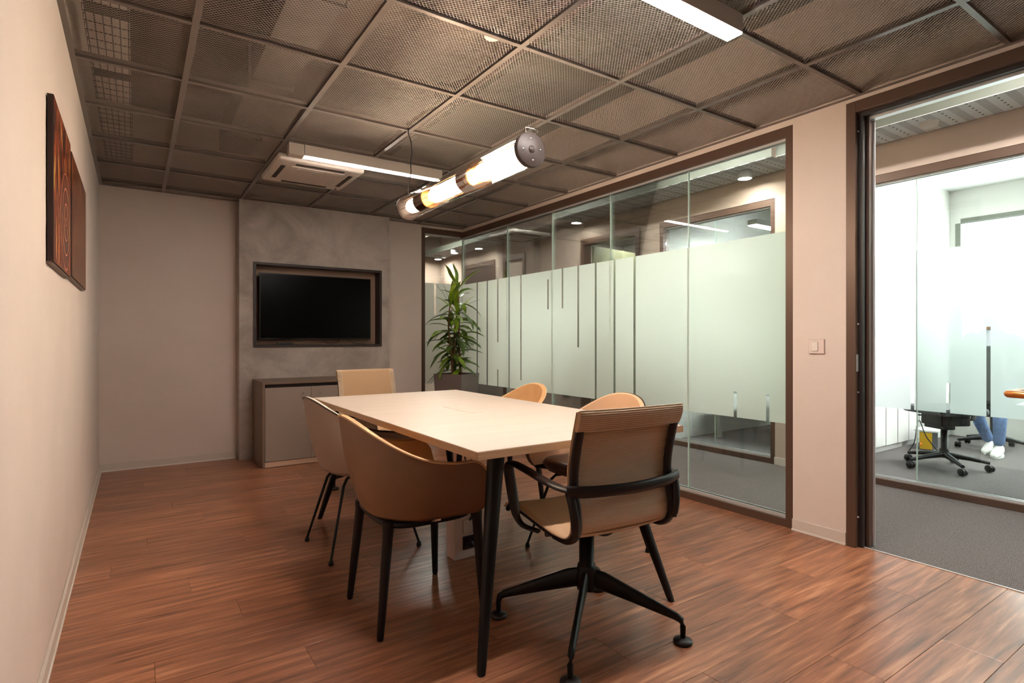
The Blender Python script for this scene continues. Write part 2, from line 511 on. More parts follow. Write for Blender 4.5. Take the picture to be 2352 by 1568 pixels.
def struct(o, label, cat=None):
    return tag(o, label, cat, kind='structure')

def copy_tree(o, parent=None):
    c = o.copy(); COL.objects.link(c); c.parent = parent
    for ch in list(o.children):
        copy_tree(ch, c)
    return c

# ------------------------------------------------------------------ room constants
XL, XR, YB, YF = -0.245, 3.16, 5.74, -1.7
H = 2.38
TOP = 3.05

# ================================================================== THE SETTING
# floor with planks
fl = box_obj('floor', XL, 3.2, YF, YB, -0.08, -0.004, M['sub'])
struct(fl, 'reddish brown wood plank floor of the meeting room', 'floor')
plank_cache = {}
def plank_mesh(L):
    k = round(L, 3)
    if k not in plank_cache:
        mb = MB()
        g = 0.0005; w = 0.18; t = 0.0035; e = 0.0008
        # top face slightly smaller than the foot: a tiny chamfer around
        v = [(g, g, 0), (k - g, g, 0), (k - g, w - g, 0), (g, w - g, 0),
             (g, g, t - e), (k - g, g, t - e), (k - g, w - g, t - e), (g, w - g, t - e),
             (g + e, g + e, t), (k - g - e, g + e, t), (k - g - e, w - g - e, t), (g + e, w - g - e, t)]
        f = [(3, 2, 1, 0), (0, 1, 5, 4), (1, 2, 6, 5), (2, 3, 7, 6), (3, 0, 4, 7), (4, 5, 9, 8), (5, 6, 10, 9), (6, 7, 11, 10), (7, 4, 8, 11), (8, 9, 10, 11)]
        mb.add(v, f)
        plank_cache[k] = mb.mesh('plank', M['floor'])
    return plank_cache[k]
y = YF
row = 0
while y < YB - 0.02:
    off = [0.0, 0.75, 0.3, 1.05, 0.45, 0.9, 0.15, 0.6][row % 8]
    x = XL
    first = True
    while x < 3.2 - 0.02:
        L = (1.2 - off if first and off < 1.15 else 1.2)
        L = min(L, 3.2 - x)
        o = link('plank', plank_mesh(L), fl, loc=(x, y, -0.0035))
        x += L
        first = False
    y += 0.18
    row += 1

# walls of the room
wl = box_obj('wall_left', XL - 0.12, XL, YF - 0.1, YB + 0.12, 0, TOP, M['wall'])
struct(wl, 'long plain cream wall with the two canvases', 'wall')
mb = MB()
mb.box(XL, 2.652, YB, YB + 0.12, 0, TOP)
mb.box(2.652, XR + 0.1, YB, YB + 0.12, 2.352, TOP)
wb = obj('wall_back', mb, M['wall'])
struct(wb, 'cream end wall behind the concrete panel', 'wall')
mb = MB()
mb.box(XR, XR + 0.1, 1.775, YB, 2.345, TOP)
mb.box(XR, XR + 0.1, 1.475, 1.775, 0, TOP)
mb.box(XR, XR + 0.1, 0.42, 1.475, 2.36, TOP)
mb.box(XR, XR + 0.1, YF, 0.42, 0, TOP)
wr = obj('wall_right', mb, M['wall'])
struct(wr, 'cream column and lintel between glazing and doorway', 'wall')
wf = box_obj('wall_front', XL, XR + 0.1, YF - 0.12, YF, 0, TOP, M['wall'])
struct(wf, 'cream wall on the camera side of the room', 'wall')

# skirtings
def skirting(name, pts, lab):
    mb = MB(); mb2 = MB()
    for (x0, x1, y0, y1) in pts:
        mb.box(x0, x1, y0, y1, 0.008, 0.065)
    o = obj(name, mb, M['base'], bevel=0.003)
    struct(o, lab, 'baseboard')
    for (x0, x1, y0, y1) in pts:
        ex = 0.004
        mb2.box(x0 - (ex if x1 > 2 else 0), x1 + (ex if x0 < XL + 0.001 and x1 < 0 else 0), y0 - (ex if y0 > 5 else 0), y1, 0.0, 0.010)
    obj('foot_bead', mb2, M['base_edge'], o)
    return o
skirting('baseboard_left', [(XL, XL + 0.012, YF, YB - 0.012)], 'low pale skirting along the long left wall')
skirting('baseboard_back', [(XL, 0.78, YB - 0.012, YB), (2.222, 2.652, YB - 0.012, YB)], 'low pale skirting under the end wall')
skirting('baseboard_right', [(XR - 0.012, XR, 1.48, 1.775)], 'short pale skirting at the foot of the column')

# concrete panel with the television niche
PF = 5.60
NX0, NX1, NZ0, NZ1 = 0.904, 2.133, 1.027, 1.815
mb = MB()
px0, px1 = 0.787, 2.222
mb.box(px0, NX0, PF, YB, 0, H); mb.box(NX1, px1, PF, YB, 0, H)
mb.box(NX0, NX1, PF, YB, 0, NZ0); mb.box(NX0, NX1, PF, YB, NZ1, H)
mb.box(NX0, NX1, YB - 0.012, YB, NZ0, NZ1, 1)
cp = obj('wall_panel', mb, [M['concrete'], M['niche']])
struct(cp, 'mottled concrete wall panel with a framed television niche', 'wall')
fr = MB(); t = 0.022
fr.box(NX0, NX0 + t, PF - 0.012, YB - 0.014, NZ0, NZ1); fr.box(NX1 - t, NX1, PF - 0.012, YB - 0.014, NZ0, NZ1)
fr.box(NX0 + t, NX1 - t, PF - 0.012, YB - 0.014, NZ0, NZ0 + t); fr.box(NX0 + t, NX1 - t, PF - 0.012, YB - 0.014, NZ1 - t, NZ1)
obj('niche_frame', fr, M['niche_frame'], cp)

# ---------------- ceiling of expanded metal panels
ce = box_obj('ceiling', XL, XR, YF, YB, TOP, TOP + 0.1, M['plenum'])
struct(ce, 'brown open mesh ceiling laid in a square grid', 'ceiling')
def mesh_panel(w, d):
    """expanded metal: zigzag strands meeting at the diamond corners, inside a thin rim"""
    LW, SW = 0.0165, 0.0098
    t, hh = 0.00115, 0.0011
    nx = max(2, int(round(w / (LW / 2)))); dx = w / nx
    ny = max(2, int(round(d / SW))); dy = d / ny
    xs = np.arange(nx + 1) * dx
    V = []; F = []
    base = 0
    for j in range(ny):
        yc = (j + 0.5) * dy
        sgn = np.where((np.arange(nx + 1) + j) % 2 == 0, 1.0, -1.0)
        yy = yc + sgn * dy * 0.5 * 0.98
        yy2 = yy
        a = np.stack([xs, yy2 - t, np.full_like(xs, 0.0)], 1)
        b = np.stack([xs, yy2 + t, np.full_like(xs, 0.0006)], 1)
        c = np.stack([xs, yy2 + t, np.full_like(xs, 0.0006 + hh)], 1)
        e = np.stack([xs, yy2 - t, np.full_like(xs, hh)], 1)
        V.append(np.concatenate([a, b, c, e]))
        n = nx + 1
        i = np.arange(nx)
        for p, q in ((0, 1), (1, 2), (2, 3), (3, 0)):
            F.append(np.stack([base + p * n + i, base + p * n + i + 1, base + q * n + i + 1, base + q * n + i], 1))
        base += 4 * n
    V = np.concatenate(V); F = np.concatenate(F)
    me = bpy.data.meshes.new('mesh_panel')
    nv, nf = len(V), len(F)
    me.vertices.add(nv); me.vertices.foreach_set('co', V.astype(np.float32).ravel())
    me.loops.add(nf * 4); me.loops.foreach_set('vertex_index', F.astype(np.int32).ravel())
    me.polygons.add(nf); me.polygons.foreach_set('loop_start', (np.arange(nf) * 4).astype(np.int32))
    me.update(calc_edges=True); me.validate()
    me.materials.append(M['mesh_metal'])
    return me
gx = [XL, 0.205, 0.805, 1.405, 2.005, 2.605, XR]
gy = [YF] + [2.007 + 0.6 * k for k in range(-6, 7)] + [YB]
BW = 0.013
pc = {}
for i in range(len(gx) - 1):
    for j in range(len(gy) - 1):
        x0 = gx[i] + (BW if i > 0 else 0.02); x1 = gx[i + 1] - (BW if i < len(gx) - 2 else 0.02)
        y0 = gy[j] + (BW if j > 0 else 0.02); y1 = gy[j + 1] - (BW if j < len(gy) - 2 else 0.02)
        w, d = round(x1 - x0, 3), round(y1 - y0, 3)
        if d < 0.05: continue
        if (w, d) not in pc: pc[(w, d)] = mesh_panel(w, d)
        o = link('mesh_panel', pc[(w, d)], ce, loc=(x0, y0, H + 0.012))
def tbar(x0, x1, y0, y1):
    mb = MB()
    mb.box(x0, x1, y0, y1, H, H + 0.004)
    if x1 - x0 < y1 - y0:
        c = (x0 + x1) / 2; mb.box(c - 0.001, c + 0.001, y0, y1, H + 0.004, H + 0.036)
    else:
        c = (y0 + y1) / 2; mb.box(x0, x1, c - 0.001, c + 0.001, H + 0.004, H + 0.036)
    return obj('grid_bar', mb, M['bar'], ce)
for x in gx[1:-1]:
    tbar(x - BW, x + BW, YF, YB)
for yy in gy[1:-1]:
    for i in range(len(gx) - 1):
        tbar(gx[i] + (BW if i else 0), gx[i + 1] - (BW if i < len(gx) - 2 else 0), yy - BW * 0.8, yy + BW * 0.8)
mb = MB()
mb.box(XL, XL + 0.022, YF, YB, H - 0.0015, H + 0.003); mb.box(XR - 0.022, XR, YF, YB, H - 0.0015, H + 0.003)
mb.box(XL + 0.022, XR - 0.022, YB - 0.022, YB, H - 0.0015, H + 0.003); mb.box(XL + 0.022, XR - 0.022, YF, YF + 0.022, H - 0.0015, H + 0.003)
obj('wall_angle', mb, M['bar'], ce)

# things in the ceiling void seen through the mesh
ct = empty('cable_tray', (-0.105, 0, 2.56))
tag(ct, 'wire cable tray over pale boards, seen through the ceiling mesh beside left wall', 'cable tray')
mb = MB()
for k in range(6):
    x = -0.08 + k * 0.032
    mb.tube([(x, 0.9, 0), (x, 5.6, 0)], 0.0025, n=6)
for k in range(52):
    yy = 0.95 + k * 0.09
    mb.tube([(-0.09, yy, 0.03), (-0.09, yy, -0.004), (0.09, yy, -0.004), (0.09, yy, 0.03)], 0.0025, n=5)
o = obj('wire_basket', mb, M['tray'], ct); o['kind'] = 'stuff'
for k in range(6):
    box_obj('backing_board', -0.085, 0.085, 1.0 + k * 0.75, 1.62 + k * 0.75, 0.05, 0.06, M['pale_board'], ct)
du = empty('air_duct', (0.72, 0, 2.72))
tag(du, 'square galvanised duct above the mesh ceiling', 'duct')
mb = MB(); mb.box(-0.12, 0.12, -1.0, 5.4, 0, 0.2)
obj('duct_body', mb, M['duct'], du)
for k in range(6):
    mb = MB(); mb.box(-0.135, 0.135, -0.6 + k * 1.1, -0.57 + k * 1.1, -0.015, 0.215)
    obj('duct_flange', mb, M['duct'], du)
mb = MB()
for x in (1.75, 1.83):
    mb.tube([(x, YF + 0.1, 2.75), (x, 5.5, 2.75)], 0.022, n=10)
tag(obj('service_pipe', mb, M['tray']), 'pair of dark pipes running above the mesh ceiling', 'pipe')
mb = MB()
pts = []
for k in range(90):
    a = k * 0.42; r = 0.10 + 0.02 * sin(k * 0.31)
    pts.append((1.86 * 0 + 1.47 + r * cos(a), 3.27 * 0 + 2.72 + r * sin(a), 2.44 + 0.02 * sin(k * 1.7) + 0.0003 * k))
mb.tube(pts, 0.006, n=6)
tag(obj('coiled_cable', mb, M['cord']), 'loose coil of black cable lying on the ceiling mesh', 'cable')

# ---------------- frosted glazing
def film_rects(a0, a1, z0, z1, slits, w=0.022):
    """rectangles (a,b,zlo,zhi) of a film from a0 to a1 with clear slits {position: [(zlo,zhi)..]}"""
    out = []
    cur = a0
    for p in sorted(slits):
        lo, hi = p - w / 2, p + w / 2
        if lo > cur: out.append((cur, lo, z0, z1))
        z = z0
        for (s0, s1) in sorted(slits[p]):
            if s0 > z + 1e-4: out.append((lo, hi, z, s0))
            z = s1
        if z < z1 - 1e-4: out.append((lo, hi, z, z1))
        cur = hi
    if cur < a1: out.append((cur, a1, z0, z1))
    return out

def glazing(name, axis, pos, a0, a1, joints, slits, film_mat, face, label, ztop=2.345, fz=(0.60, 1.74), fw=0.045):
    """glazed screen in the plane axis=pos from a0 to a1; face = side of the film"""
    root = empty(name, (pos, a0, 0) if axis == 'x' else (a0, pos, 0))
    struct(root, label, 'window')
    def bx(mb, c0, c1, b0, b1, z0, z1):
        # c = along plane (relative a0), b = across
        if axis == 'x': mb.box(b0, b1, c0, c1, z0, z1)
        else: mb.box(c0, c1, b0, b1, z0, z1)
    L = a1 - a0
    th = 0.045
    mb = MB()
    bx(mb, 0, fw, -th, th, 0, ztop)
    if name not in ('window_1', 'window_2'): bx(mb, L - fw, L, -th, th, 0, ztop)
    obj('frame_post', mb, M['frame'], root)
    mb = MB()
    bx(mb, fw, L - fw if name not in ('window_1', 'window_2') else L, -th, th, ztop - 0.06, ztop)
    obj('frame_head', mb, M['frame'], root)
    mb = MB()
    bx(mb, fw, L - fw if name not in ('window_1', 'window_2') else L, -th, th, 0, 0.045)
    obj('frame_sill', mb, M['frame'], root)
    mb = MB()
    for s in (-0.022, 0.012):
        bx(mb, fw, L - fw, s, s + 0.010, 0.045, 0.064)
        bx(mb, fw, L - fw, s, s + 0.010, ztop - 0.075, ztop - 0.06)
    obj('glazing_bead', mb, M['silver'], root)
    edges = [fw] + [j - a0 for j in joints] + [L - fw if name not in ('window_1', 'window_2') else L]
    for e0, e1 in zip(edges[:-1], edges[1:]):
        mb = MB(); bx(mb, e0 + 0.001, e1 - 0.001, -0.005, 0.005, 0.045, ztop - 0.06)
        obj('glass_pane', mb, M['glass'], root)
    for j in joints:
        mb = MB(); bx(mb, j - a0 - 0.003, j - a0 + 0.003, -0.0062, 0.0062, 0.045, ztop - 0.06)
        obj('glass_joint', mb, M['joint'], root)
    mb = MB()
    for (p, q, zlo, zhi) in film_rects(a0 + fw, a1 - (fw if name not in ('window_1', 'window_2') else 0), fz[0], fz[1], slits):
        f0 = face * 0.0075
        if axis == 'x':
            mb.add([(f0, p - a0, zlo), (f0, q - a0, zlo), (f0, q - a0, zhi), (f0, p - a0, zhi)], [(0, 1, 2, 3)])
        else:
            mb.add([(p - a0, f0, zlo), (q - a0, f0, zlo), (q - a0, f0, zhi), (p - a0, f0, zhi)], [(0, 1, 2, 3)])
    obj('frosted_film', mb, film_mat, root)
    return root

full = [(0.60, 1.74)]
sl = {1.954: [(0.60, 0.765)], 2.177: [(0.60, 0.765)], 3.051: full, 3.269: full, 3.49: full, 3.713: [(1.03, 1.74)],
      3.929: [(1.38, 1.74)], 4.142: [(1.38, 1.66)], 4.584: [(0.69, 1.74)], 4.797: full, 5.015: [(0.60, 0.78), (1.07, 1.74)],
      5.229: full, 5.446: full}
glazing('window_1', 'x', XR + 0.047, 1.775, YB + 0.0875, [2.546, 3.319, 4.082, 4.838], sl, M['film'], -1,
        'long frosted glass screen between the room and the corridor')
glazing('window_2', 'y', YB + 0.047, 2.652, XR + 0.045, [], {2.84: [(1.37, 1.74)], 3.052: [(1.3, 1.74)]}, M['film'], -1,
        'narrow frosted pane closing the corner behind the plant', ztop=2.352)
mb = MB(); mb.box(XR + 0.0435, XR + 0.0505, YB + 0.0435, YB + 0.0505, 0.045, 2.29)
o = obj('trim_3', mb, M['joint']); struct(o, 'clear glass corner joint behind the plant', 'trim')

# ---------------- doorway of the meeting room
d1 = empty('door_1', (XR, 0.42, 0))
struct(d1, 'open meeting room doorway with dark bronze frame and gaskets', 'door')
def bl(name, x0, x1, y0, y1, z0, z1, m, bevel=0):
    return box_obj(name, x0 - XR, x1 - XR, y0 - 0.42, y1 - 0.42, z0, z1, m, d1, bevel)
bl('jamb', XR - 0.012, XR + 0.11, 1.43, 1.478, 0, 2.355, M['frame'], 0.002)
bl('jamb', XR - 0.012, XR + 0.11, 0.42, 0.468, 0, 2.355, M['frame'], 0.002)
bl('door_head', XR - 0.012, XR + 0.11, 0.468, 1.43, 2.295, 2.355, M['frame'], 0.002)
bl('gasket', XR + 0.02, XR + 0.045, 1.408, 1.43, 0, 2.295, M['frame_dark'])
bl('gasket', XR + 0.02, XR + 0.045, 0.468, 1.408, 2.275, 2.295, M['frame_dark'])
bl('rebate', XR + 0.06, XR + 0.10, 1.395, 1.43, 0, 2.295, M['frame'])
bl('rebate', XR + 0.06, XR + 0.10, 0.468, 1.395, 2.262, 2.295, M['silver'])
bl('rebate_strip', XR + 0.10, XR + 0.108, 1.385, 1.43, 0, 2.295, M['silver'])
bl('strike_plate', XR - 0.004, XR + 0.016, 1.4275, 1.431, 0.93, 1.02, M['silver'])
for zz in (0.16, 0.82, 1.18, 2.2):
    mb = MB(); mb.lathe([(0.0001, -0.003), (0.005, -0.003), (0.005, 0.001)], 10, (0.012, 1.008, zz), axis='y')
    obj('screw_cap', mb, M['white_plastic'], d1)
bl('threshold', XR + 0.034, XR + 0.042, 0.468, 1.43, -0.002, 0.0035, M['silver'])
# open leaf swung into the room, lever handle towards the opening
leafroot = empty('door_leaf', (3.13 - XR, 0.470 - 0.42, 0), radians(180 - 2.6)); leafroot.parent = d1
LL = 0.86
mb = MB(); mb.box(0, 0.05, -0.02, 0.02, 0.01, 2.27); mb.box(LL - 0.05, LL, -0.02, 0.02, 0.01, 2.27)
mb.box(0.05, LL - 0.05, -0.02, 0.02, 0.01, 0.09); mb.box(0.05, LL - 0.05, -0.02, 0.02, 2.2, 2.27)
obj('leaf_frame', mb, M['frame'], leafroot)
mb = MB(); mb.box(0.05, LL - 0.05, -0.005, 0.005, 0.09, 2.2); obj('leaf_glass', mb, M['glass'], leafroot)
mb = MB()
hx = LL - 0.040; hz = 0.925
mb.lathe([(0.0001, 0), (0.026, 0), (0.026, 0.008), (0.0001, 0.008)], 20, (hx, -0.028, hz), axis='y')
mb.tube([(hx, -0.02, hz), (hx, -0.075, hz), (hx - 0.006, -0.088, hz), (hx - 0.02, -0.094, hz), (hx - 0.13, -0.094, hz)], 0.0115, n=12)
obj('lever_handle', mb, M['wood_orange'], leafroot)

# light switch on the column
ls = empty('light_switch', (XR, 1.637, 1.06))
tag(ls, 'small pinkish white light switch on the cream column by the doorway', 'switch')
mb = MB(); mb.box(-0.010, 0, -0.043, 0.043, -0.041, 0.041); obj('cover_plate', mb, M['switch'], ls, bevel=0.003)
mb = MB(); mb.box(-0.016, -0.010, -0.012, 0.024, -0.026, 0.026); obj('rocker', mb, M['white_plastic'], ls, bevel=0.002)

# ---------------- corridor
XO = 4.67
cf = box_obj('corridor_floor', 3.2, XO + 3.6, -3.0, 9.4, -0.08, -0.002, M['carpet'])
struct(cf, 'dark grey ribbed carpet of the corridor and offices', 'carpet')
mb = MB(); mb.box(2.3, 3.2, YB + 0.12, 9.4, -0.08, -0.002)
o = obj('corridor_floor', mb, M['carpet']); struct(o, 'carpet strip behind the glass corner', 'carpet')
mb = MB()
mb.box(2.2, XO + 0.1, -3.0, 9.4, 3.0, 3.1)
o = obj('corridor_ceiling', mb, M['void_dark']); struct(o, 'dark open corridor soffit above the hanging trays', 'ceiling')
mb = MB()
mb.box(XO, XO + 0.1, -3.0, 9.4, 2.345, 3.0)
mb.box(XO, XO + 0.1, 2.45, 2.785, 0, 2.345)
mb.box(XO, XO + 0.1, 4.09, 4.37, 0, 2.345)
mb.box(XO, XO + 0.1, 5.36, 6.575, 0, 2.345)
mb.box(XO, XO + 0.1, 7.15, 7.39, 0, 2.345)
mb.box(XO, XO + 0.1, 8.36, 9.4, 0, 2.345)
o = obj('wall_corridor', mb, M['wall_hall']); struct(o, 'cream corridor wall opposite with doors and glazing', 'wall')
mb = MB(); mb.box(2.2, XO, 9.3, 9.4, 0, 3.0); mb.box(2.2, 2.3, YB + 0.12, 9.3, 0, 3.0)
o = obj('wall_corridor_end', mb, M['wall_hall']); struct(o, 'cream wall closing the far end of the corridor', 'wall')
mb = MB(); mb.box(3.26, XO, -3.1, -3.0, 0, 3.0)
mb.box(XR, XR + 0.1, -3.0, YF, 0, 3.0)
o = obj('wall_corridor_near', mb, M['wall_hall']); struct(o, 'cream wall closing the near end of the corridor', 'wall')
mb = MB()
for (a, b_) in ((2.45, 2.785), (4.09, 4.37), (5.36, 6.575), (7.15, 7.39)):
    mb.box(XO - 0.012, XO, a, b_, 0, 0.065)
o = obj('baseboard_corridor', mb, M['base']); struct(o, 'pale skirting of the corridor wall', 'baseboard')

ff = [(0.59, 1.74)]
glazing('window_3', 'x', XO + 0.05, -2.6, 2.45, [1.724, 0.96, 0.2, -0.56, -1.3],
        {1.988: [(0.70, 0.78)], 1.751: [(0.585, 0.97)], 1.535: [(0.585, 0.794)], 1.312: [(0.585, 1.184)], 1.09: [(0.585, 0.9)], 0.66: [(0.585, 1.0)], 0.22: ff},
        M['film_far'], -1, 'frosted glass front of the bright office facing the doorway', fz=(0.585, 1.74))
glazing('window_4', 'x', XO + 0.05, 2.785, 4.09, [3.43], {3.0: [(0.585, 0.9)], 3.65: [(1.2, 1.74)], 3.87: ff}, M['film_far'], -1,
        'shorter frosted office front between two corridor wall piers', fz=(0.585, 1.74))

def doorframe(name, y0, y1, label):
    r = empty(name, (XO, y0, 0)); struct(r, label, 'door')
    mb = MB(); mb.box(-0.015, 0.11, 0, 0.06, 0, 2.35); mb.box(-0.015, 0.11, y1 - y0 - 0.06, y1 - y0, 0, 2.35)
    mb.box(-0.015, 0.11, 0.06, y1 - y0 - 0.06, 2.28, 2.35)
    obj('door_frame', mb, M['frame'], r)
    return r
r = doorframe('door_2', 4.37, 5.36, 'dark framed corridor door standing open with an olive leaf')
mb = MB(); mb.box(0.02, 0.06, 0.0, 0.86, 0.01, 2.27)
lf = obj('door_leaf', mb, M['olive_leaf'], r, loc=(0.10, 0.93, 0), rot=(0, 0, radians(-82)))
mb = MB(); mb.tube([(0.02, 0.8, 1.0), (-0.04, 0.8, 1.0), (-0.04, 0.68, 1.0)], 0.01, n=8)
obj('handle', mb, M['silver'], lf)
mb = MB(); mb.box(XO + 1.5, XO + 1.6, 4.2, 6.2, 0, 2.6); mb.box(XO + 0.1, XO + 1.5, 6.1, 6.2, 0, 2.6)
o = obj('wall_side_room', mb, M['wall_white']); struct(o, 'white wall of the small room behind the corridor door', 'wall')
mb = MB(); mb.box(XO + 0.1, XO + 1.6, 4.2, 6.2, 2.6, 2.7)
o = obj('side_room_ceiling', mb, M['white']); struct(o, 'white ceiling of the small side room', 'ceiling')
r = doorframe('door_3', 6.575, 7.15, 'narrow far corridor doorway, pale pink leaf standing in for its lit opening')
mb = MB(); mb.box(0.04, 0.08, 0.06, 0.515, 0.01, 2.28); obj('door_leaf', mb, M['door_lit_pink'], r)
r = doorframe('door_4', 7.39, 8.36, 'dark brown door at the far end of the corridor')
mb = MB(); mb.box(0.0, 0.04, 0.06, 0.91, 0.01, 2.28); obj('door_leaf', mb, M['door_brown'], r)

# offices across the corridor
mb = MB()
mb.box(XO + 0.1, 8.6, 2.52, 2.68, 0, 2.8)
mb.box(XO + 0.1, 8.6, 4.12, 4.2, 0, 2.8)
mb.box(7.8, 7.9, -3.0, 1.1 - 1.6, 0, 2.8); mb.box(7.8, 7.9, -0.5, 2.47, 2.42, 2.8); mb.box(7.8, 7.9, -0.5, 2.47, 0, 0.35); mb.box(7.8, 7.9, 2.47, 2.52, 0, 2.8)
mb.box(7.8, 7.9, 2.68, 4.12, 0, 2.8)
mb.box(XO + 0.1, 7.9, -3.1, -3.0, 0, 2.8)
o = obj('wall_office', mb, M['wall_white']); struct(o, 'white walls of the offices across the corridor', 'wall')
mb = MB(); mb.box(XO + 0.1, 7.9, -3.0, 4.2, 2.8, 2.9)
o = obj('office_ceiling', mb, M['white']); struct(o, 'white ceiling of the offices across the corridor', 'ceiling')
r = empty('window_5', (7.8, -0.5, 0)); struct(r, 'bright office window in the outer wall', 'window')
mb = MB(); mb.box(-0.01, 0.08, 0, 0.05, 0.35, 2.42); mb.box(-0.01, 0.08, 2.92, 2.97, 0.35, 2.42)
mb.box(-0.01, 0.08, 0.05, 2.92, 2.47, 2.42); mb.box(-0.01, 0.08, 0.05, 2.92, 0.35, 0.40); mb.box(-0.01, 0.08, 1.36, 1.40, 0.40, 2.47)
obj('frame', mb, M['tray_side'], r)
mb = MB(); mb.box(0.05, 0.06, 0.05, 2.92, 0.40, 2.47); obj('window_pane', mb, M['daylight'], r)
# pleated blind panels on the office divider wall
r = empty('panel_blind', (5.2, 2.515, 0)); tag(r, 'row of pale vertical fabric slats on the office side wall', 'blind')
for k in range(14):
    mb = MB(); mb.box(k * 0.13, k * 0.13 + 0.128, -0.018 - 0.005 * (k % 2), -0.010 - 0.005 * (k % 2), 0.06, 1.3); obj('slat', mb, M['wall_white'], r)
mb = MB(); mb.box(0, 14 * 0.13, -0.03, 0.0, 1.3, 1.32); obj('blind_rail', mb, M['silver'], r)

# ================================================================== LAMPS
def linear_light(x0, x1, yc, m, label, grp, dw=0.033):
    r = empty('linear_ceiling_light', ((x0 + x1) / 2, yc, H - 0.078))
    tag(r, label, 'ceiling light', grp)
    w = (x1 - x0) / 2
    mb = MB(); mb.box(-w, w, -0.036, 0.036, 0.006, 0.078); obj('housing', mb, M['housing'], r, bevel=0.002)
    mb = MB(); mb.box(-w + 0.003, w - 0.003, -dw, dw, 0.0, 0.006); obj('diffuser', mb, m, r)
    return r
linear_light(0.97, 1.985, 1.352, M['led'], 'bright linear light nearest the doorway, on the mesh ceiling', 'linear lights on the mesh ceiling')
r = linear_light(0.925, 1.93, 3.84, M['led_far'], 'dimmer linear light beside the ceiling air conditioner', 'linear lights on the mesh ceiling', 0.02)
mb = MB(); mb.box(-0.60, -0.505, -0.034, 0.036, 0.0, 0.077); obj('driver_box', mb, M['housing'], r, bevel=0.002)

# air conditioner cassette
ac = empty('air_conditioner', (1.11, 4.35, H - 0.05))
tag(ac, 'white square ceiling cassette air conditioner with dark air slots', 'air conditioner')
mb = MB(); mb.box(-0.305, 0.305, -0.305, 0.305, 0.0, 0.05); obj('fascia', mb, M['white_plastic'], ac, bevel=0.02)
mb = MB(); mb.box(-0.19, 0.19, -0.19, 0.19, -0.006, 0.0); gr = obj('intake_panel', mb, M['grille_dots'], ac, bevel=0.003)
mb = MB()
for k in range(24):
    x = -0.17 + k * 0.0148
    mb.box(x, x + 0.006, -0.16, 0.16, -0.008, -0.006)
o = obj('intake_louvers', mb, M['white_plastic'], gr); o['kind'] = 'stuff'
for a in range(4):
    mb = MB(); mb.box(-0.17, 0.17, -0.255, -0.225, -0.003, 0.002)
    obj('air_slot', mb, M['slot'], ac, rot=(0, 0, a * pi / 2))
mb = MB(); mb.lathe([(0.0001, -0.004), (0.008, -0.004), (0.008, 0.002)], 12, (0.25, 0.25, 0)); obj('indicator', mb, M['slot'], ac)

mb = MB(); mb.lathe([(0.0001, 0.0), (0.032, 0.0), (0.036, 0.004), (0.036, 0.03), (0.0001, 0.03)], 24, (1.275, 2.04, H + 0.016))
tag(obj('smoke_detector', mb, M['white_plastic']), 'small round white smoke detector behind the ceiling mesh', 'smoke detector')

# pendant tube lamp
PY0, PY1, PZ, PX_ = 1.905, 3.205, 1.90, 1.385
pl = empty('pendant_lamp', (PX_, PY0, PZ))
tag(pl, 'horizontal clear glass tube pendant with glowing amber lamps above the table', 'pendant lamp')
Lp = PY1 - PY0; R0 = 0.068
n = 40
rings = []
for (rr, yy) in ((R0, 0.03), (R0, Lp - 0.02), (R0 - 0.0035, Lp - 0.02), (R0 - 0.0035, 0.03)):
    rings.append([(rr * cos(2 * pi * j / n), yy, rr * sin(2 * pi * j / n)) for j in range(n)])
mb = MB(); mb.rings(rings, closed=True); obj('glass_tube', mb, M['tube_glass'], pl)
mb = MB(); mb.lathe([(0.0001, 0.0), (0.070, 0.0), (0.074, 0.004), (0.074, 0.022), (0.070, 0.03), (0.0001, 0.03)], 48, axis='y')
cpn = obj('end_cap', mb, M['cap'], pl)
mb = MB(); mb.lathe([(0.0001, -0.003), (0.015, -0.003), (0.015, 0.0)], 24, axis='y'); obj('centre_boss', mb, M['cap'], cpn)
for a in range(4):
    mb = MB(); aa = a * pi / 2 + 0.12
    mb.lathe([(0.0001, -0.004), (0.0045, -0.004), (0.0045, 0.0)], 12, (0.045 * cos(aa), 0, 0.045 * sin(aa)), axis='y'); obj('cap_screw', mb, M['chrome'], cpn)
mb = MB(); mb.lathe([(0.0001, Lp), (0.066, Lp), (0.074, Lp - 0.006), (0.074, Lp - 0.02), (0.06, Lp - 0.024), (0.0001, Lp - 0.024)], 48, axis='y')
obj('end_cap', mb, M['cap'], pl)
# ribbed brass collars and bulbs
for yy in (0.505, 1.02):
    mb = MB()
    prof = []
    for k in range(9):
        prof += [(0.058, yy - 0.05 + k * 0.012), (0.064, yy - 0.047 + k * 0.012), (0.064, yy - 0.041 + k * 0.012)]
    mb.lathe([(0.03, yy - 0.052)] + prof + [(0.03, yy + 0.06)], 36, axis='y', smooth=False)
    obj('ribbed_collar', mb, M['brass'], pl)
for (a, b_) in ((0.06, 0.44), (0.585, 0.945), (1.10, 1.255)):
    mb = MB()
    mb.lathe([(0.0001, a), (0.032, a + 0.008), (0.042, a + 0.04), (0.042, b_ - 0.04), (0.032, b_ - 0.008), (0.0001, b_)], 24, axis='y')
    obj('glowing_lamp', mb, M['bulb'], pl)
mb = MB()
for j in range(6):
    a = 2 * pi * j / 6 + 0.3
    mb.tube([(0.052 * cos(a), 0.03, 0.052 * sin(a)), (0.052 * cos(a), Lp - 0.024, 0.052 * sin(a))], 0.0016, n=6)
obj('tie_rods', mb, M['brass'], pl)
mb = MB(); mb.tube([(-0.02, 0.012, 0.070), (-0.024, 0.012, 0.092), (0.022, 0.016, 0.096), (0.05, 0.02, 0.09), (0.02, 0.02, 0.070)], 0.0018, n=8)
obj('hook_bracket', mb, M['silver'], pl)
